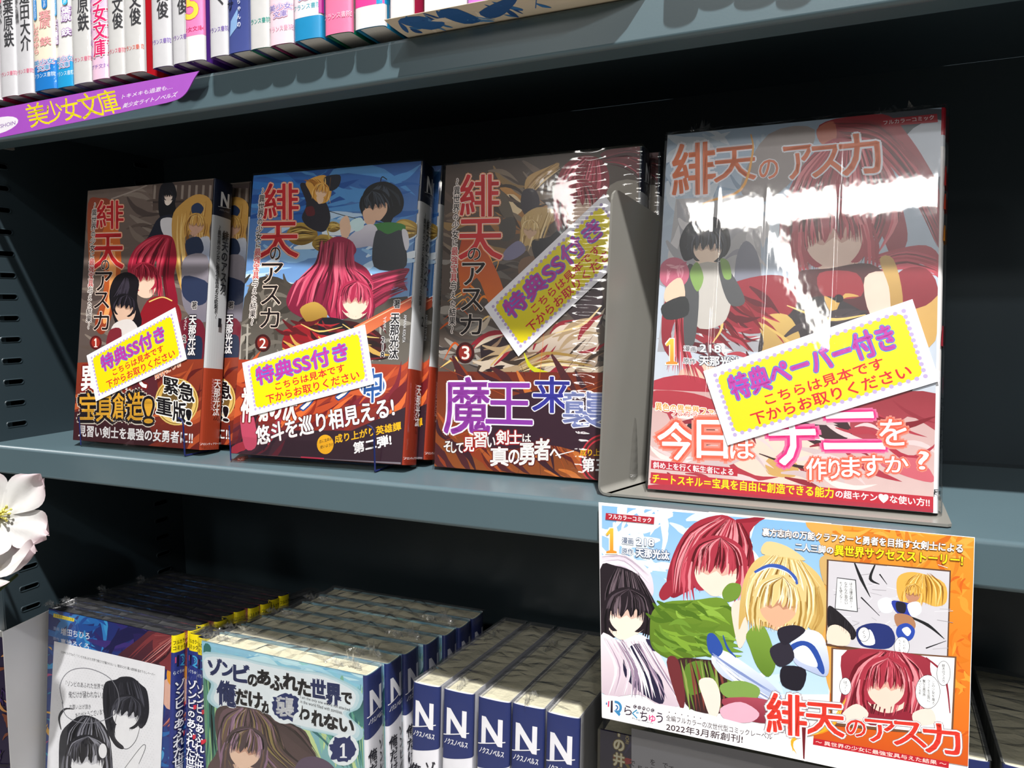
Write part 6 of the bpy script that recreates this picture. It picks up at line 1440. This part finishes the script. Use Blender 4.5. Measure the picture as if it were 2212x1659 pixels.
# label mark
q.Q('#4c78ac', [(1309, 1517), (1312, 1517), (1312, 1522), (1309, 1522)]); q.Q('#d8406c', [(1314, 1514), (1317, 1514), (1316, 1527), (1313, 1526)]); q.Q('#2a1c2c', [(1320, 1513), (1324, 1513), (1324, 1539), (1319, 1539)])
def arc(cx, cy, r, w_, a0, a1, c_):
    a = [R(a0+(a1-a0)*i/12) for i in range(13)]; q.Q(c_, [(cx+r*math.cos(t), cy-r*math.sin(t)) for t in a]+[(cx+(r-w_)*math.cos(t), cy-(r-w_)*math.sin(t)) for t in reversed(a)])
arc(1329, 1528, 15, 5.5, -70, 95, '#3c82b4'); arc(1330, 1528, 6, 3, -90, 90, '#3c6ca4'); q.Q('#3c82b4', [(1326, 1534), (1336, 1534), (1341, 1542), (1338, 1547)])
for ch, b_, c_ in (('ら', (1349, 1523, 1365, 1543), '#3a2a3c'), ('ぐ', (1366, 1531, 1380, 1550), '#2c88b8'), ('ち', (1383, 1535, 1399, 1556), '#3a2a3c'), ('ゅ', (1402, 1543, 1416, 1559), '#e03c80'), ('う', (1418, 1538, 1432, 1560), '#3a2a3c')): q.char(ch, *b_, c_, None, .03, slope=.15)
for i, ch in enumerate('COMIC'): q.E('#3a2a3c', 1372+i*9.5, 1526+i*2, 3.8, 4); q.char(ch, 1370+i*9.5, 1523.6+i*2, 1374.2+i*9.5, 1528.4+i*2, '#f3f2f4')
q.text('Ragchew', (1366, 1553), (1412, 1565), (1366, 1549), '#6c6c74')
q.text('全編フルカラーの次世代型コミックレーベル', (1439, 1556), (1668, 1598), (1439, 1543), '#3c2a30', bold=.01); q.text('2022年3月新創刊!', (1439, 1577), (1604, 1605), (1440, 1561), '#3c2a30', bold=.03)
for i, ch in enumerate('全編フルカラ'): q.E('#3c2a30', 1446+i*13.5, 1538+i*2.6, 1.2)
for ch, b_ in zip('緋天のアスカ', [(1657, 1496, 1742, 1582), (1740, 1516, 1824, 1584), (1828, 1553, 1870, 1588), (1868, 1552, 1936, 1600), (1924, 1556, 1994, 1608), (1990, 1560, 2070, 1624)]):
    q.char(ch, *b_, '#d8382c', '#b01c24', .04, out=[('#8c7c80', .085), ('#f6f2f2', .065)], slope=.10, shear=0 if ch in '緋天の' else -.15)
q.Q('#f6f2f2', [(1728, 1570), (1745, 1572), (1740, 1645), (1732, 1641)]); q.Q('#6c1c24', [(1732, 1570), (1741, 1571), (1738, 1640), (1735, 1638)])
q.build('poster_print', print_mat('poster_ink', .38, .5, .02), po)
# adhesive tab at the top of the poster
mb = MB(); mb.box(.05, .10, .0001, .0028, -.0012, -.0003); mb.build('tape', mat('clear_tape', '#c9c9c0', .3), po)

# ------------------------------------------------------------------ white card and dark book at the lower left
wc = empty('divider_card', (-.5372, -.0155, ZL)); tag(wc, 'plain white upright divider card at the lower left, beside the slim comics', 'card')
mb = MB(); mb.prism([(0, 0), (.003, .176), (.06, .181), (.075, 0)], 'x', 0, .0008); mb.build('card', mat('white_board', '#f6f5f7', .55, noise=.02), wc)
pb = book('novel', (-.662, -.012, ZL+.002), (-R(2), 0, 0), .118, .166, .012, front='#2c2246', pages=PAGEW, b=.001)
p = None
bpy.context.view_layer.update(); p = front_print(pb, .0008)
p.blot(['#3c2460', '#5c3490', '#201830', '#e0a060', '#2c1c2c', '#8c4c34'], (-60, 1400, 18, 1680), 50, 12, 3); p.build('cover_print', PR, pb)
tag(pb, 'dark purple book at the very lower left edge, left of the white divider card', 'book')
# grey price-rail clip high on the side panel
cl = empty('shelf_clip', (-.5575, .031, ZT-.0155)); tag(cl, 'small grey clip in the side panel just under the top shelf', 'clip')
mb = MB(); mb.prism([(-.012, .0012), (.0028, .0028), (.0030, -.0008), (-.012, -.0012)], 'x', -.0004, .0022); mb.build('tongue', mat('clip_grey', '#8c8a84', .4), cl)
mb = MB(); mb.box(-.004, 0, -.008, -.004, -.001, .001); mb.build('hook', mat('clip_grey', '#8c8a84', .4), cl)

# ------------------------------------------------------------------ artificial blossom at the left
PET = bpy.data.materials.new('petal_silk'); PET.use_nodes = True; nt = PET.node_tree; b_ = nt.nodes['Principled BSDF']
a_ = nt.nodes.new('ShaderNodeAttribute'); a_.attribute_name = 'Col'; nt.links.new(a_.outputs['Color'], b_.inputs['Base Color']); b_.inputs['Roughness'].default_value = .75
b_.inputs['Subsurface Weight'].default_value = .0
tr_ = nt.nodes.new('ShaderNodeBsdfTranslucent'); mx_ = nt.nodes.new('ShaderNodeMixShader'); mx_.inputs[0].default_value = .25
nt.links.new(a_.outputs['Color'], tr_.inputs[0]); o_ = nt.nodes['Material Output']
nt.links.new(b_.outputs[0], mx_.inputs[1]); nt.links.new(tr_.outputs[0], mx_.inputs[2]); nt.links.new(mx_.outputs[0], o_.inputs[0])
def petal(parent, ang, L, Wd, cup, seed, tilt=0):
    rnd = random.Random(seed); nu, nv = 16, 12; v = []; c = []; f = []
    for j in range(nv+1):
        t = j/nv
        w = Wd*(math.sin(math.pi*min(.995, t*.97+.01)**1.5))**.62*(1-.3*(1-t)**3)
        for i in range(nu+1):
            s = i/nu*2-1
            notch = .06*math.exp(-(s/.4)**2)*max(0, (t-.75)/.25)
            r = L*(t*(1-.12*s*s*t)-notch)
            x = w*s*.5; h = cup*(t**1.6)+.10*L*s*s*t+.004*math.sin(s*5+seed)*t*t+.0004*math.sin(t*14+s*9)
            v.append((x*math.cos(ang)+r*math.cos(ang+math.pi/2), x*math.sin(ang)+r*math.sin(ang+math.pi/2), h))
            k = max(0, min(1, (t-.62)*2.2+abs(s)*.35-.2)); kk = max(0, 1-t*4)
            a, b2, g = lin('#d2d0ce'), lin('#d8b4c0'), lin('#dfe0a0')
            c.append(tuple(a[q]*(1-k*.8)*(1-kk*.5)+b2[q]*k*.8+g[q]*kk*.5 for q in range(3)))
    for j in range(nv):
        for i in range(nu):
            a = j*(nu+1)+i; f.append((a, a+1, a+nu+2, a+nu+1))
    return meshobj('petal', v, f, PET, parent, smooth=True, cols=c)
def flower(loc, aim, roll, L, label, seed, petals=5, cup=.008):
    o = empty('artificial_flower', loc); o.rotation_euler = (Vector(aim)-Vector(loc)).to_track_quat('Z', 'Y').to_euler()
    o.rotation_euler.rotate_axis('Z', roll); tag(o, label, 'flower')
    for i in range(petals): petal(o, 2*math.pi*i/petals, L*(1+.04*math.sin(i*3+seed)), L*.80, cup*(1+.5*math.sin(i*2.3+seed)), seed*10+i)
    mb = MB(); rnd = random.Random(seed)
    for i in range(42):
        a = rnd.uniform(0, 6.28); r = L*rnd.uniform(.03, .24); h = L*rnd.uniform(.16, .26)
        mb.tube([(0, 0, .001), (r*.6*math.cos(a), r*.6*math.sin(a), h*.7), (r*math.cos(a), r*math.sin(a), h)], [.0003, .0003, .0003], 4)
        x, y = r*math.cos(a), r*math.sin(a); mb.tube([(x, y, h-.0006), (x*1.03, y*1.03, h+.0012)], [.0009, .0006], 5)
    s = mb.build('stamens', mat('stamen_yellow', '#d8cf6a', .7), o); s['kind'] = 'stuff'
    mb = MB(); mb.tube([(0, 0, .0005), (0, 0, -.006), (-.004, .002, -.016), (-.03, .006, -.024)], [.0022, .0016, .0011, .0011], 8); mb.build('stem', mat('stem_green', '#4c5c34', .7), o)
    return o
FP = CAM+ray(-4, 1116)*.600
flower(tuple(FP), tuple(CAM+Vector((-.10, .0, .10))), R(-52), .0335, 'white and pink artificial blossom, fully open, at the left edge', 1)
F2 = CAM+ray(-30, 1246)*.590
flower(tuple(F2), tuple(F2+Vector((.04, -.045, .16))), R(-90), .030, 'lower artificial blossom seen almost from its side, under the open one', 2, cup=.012)
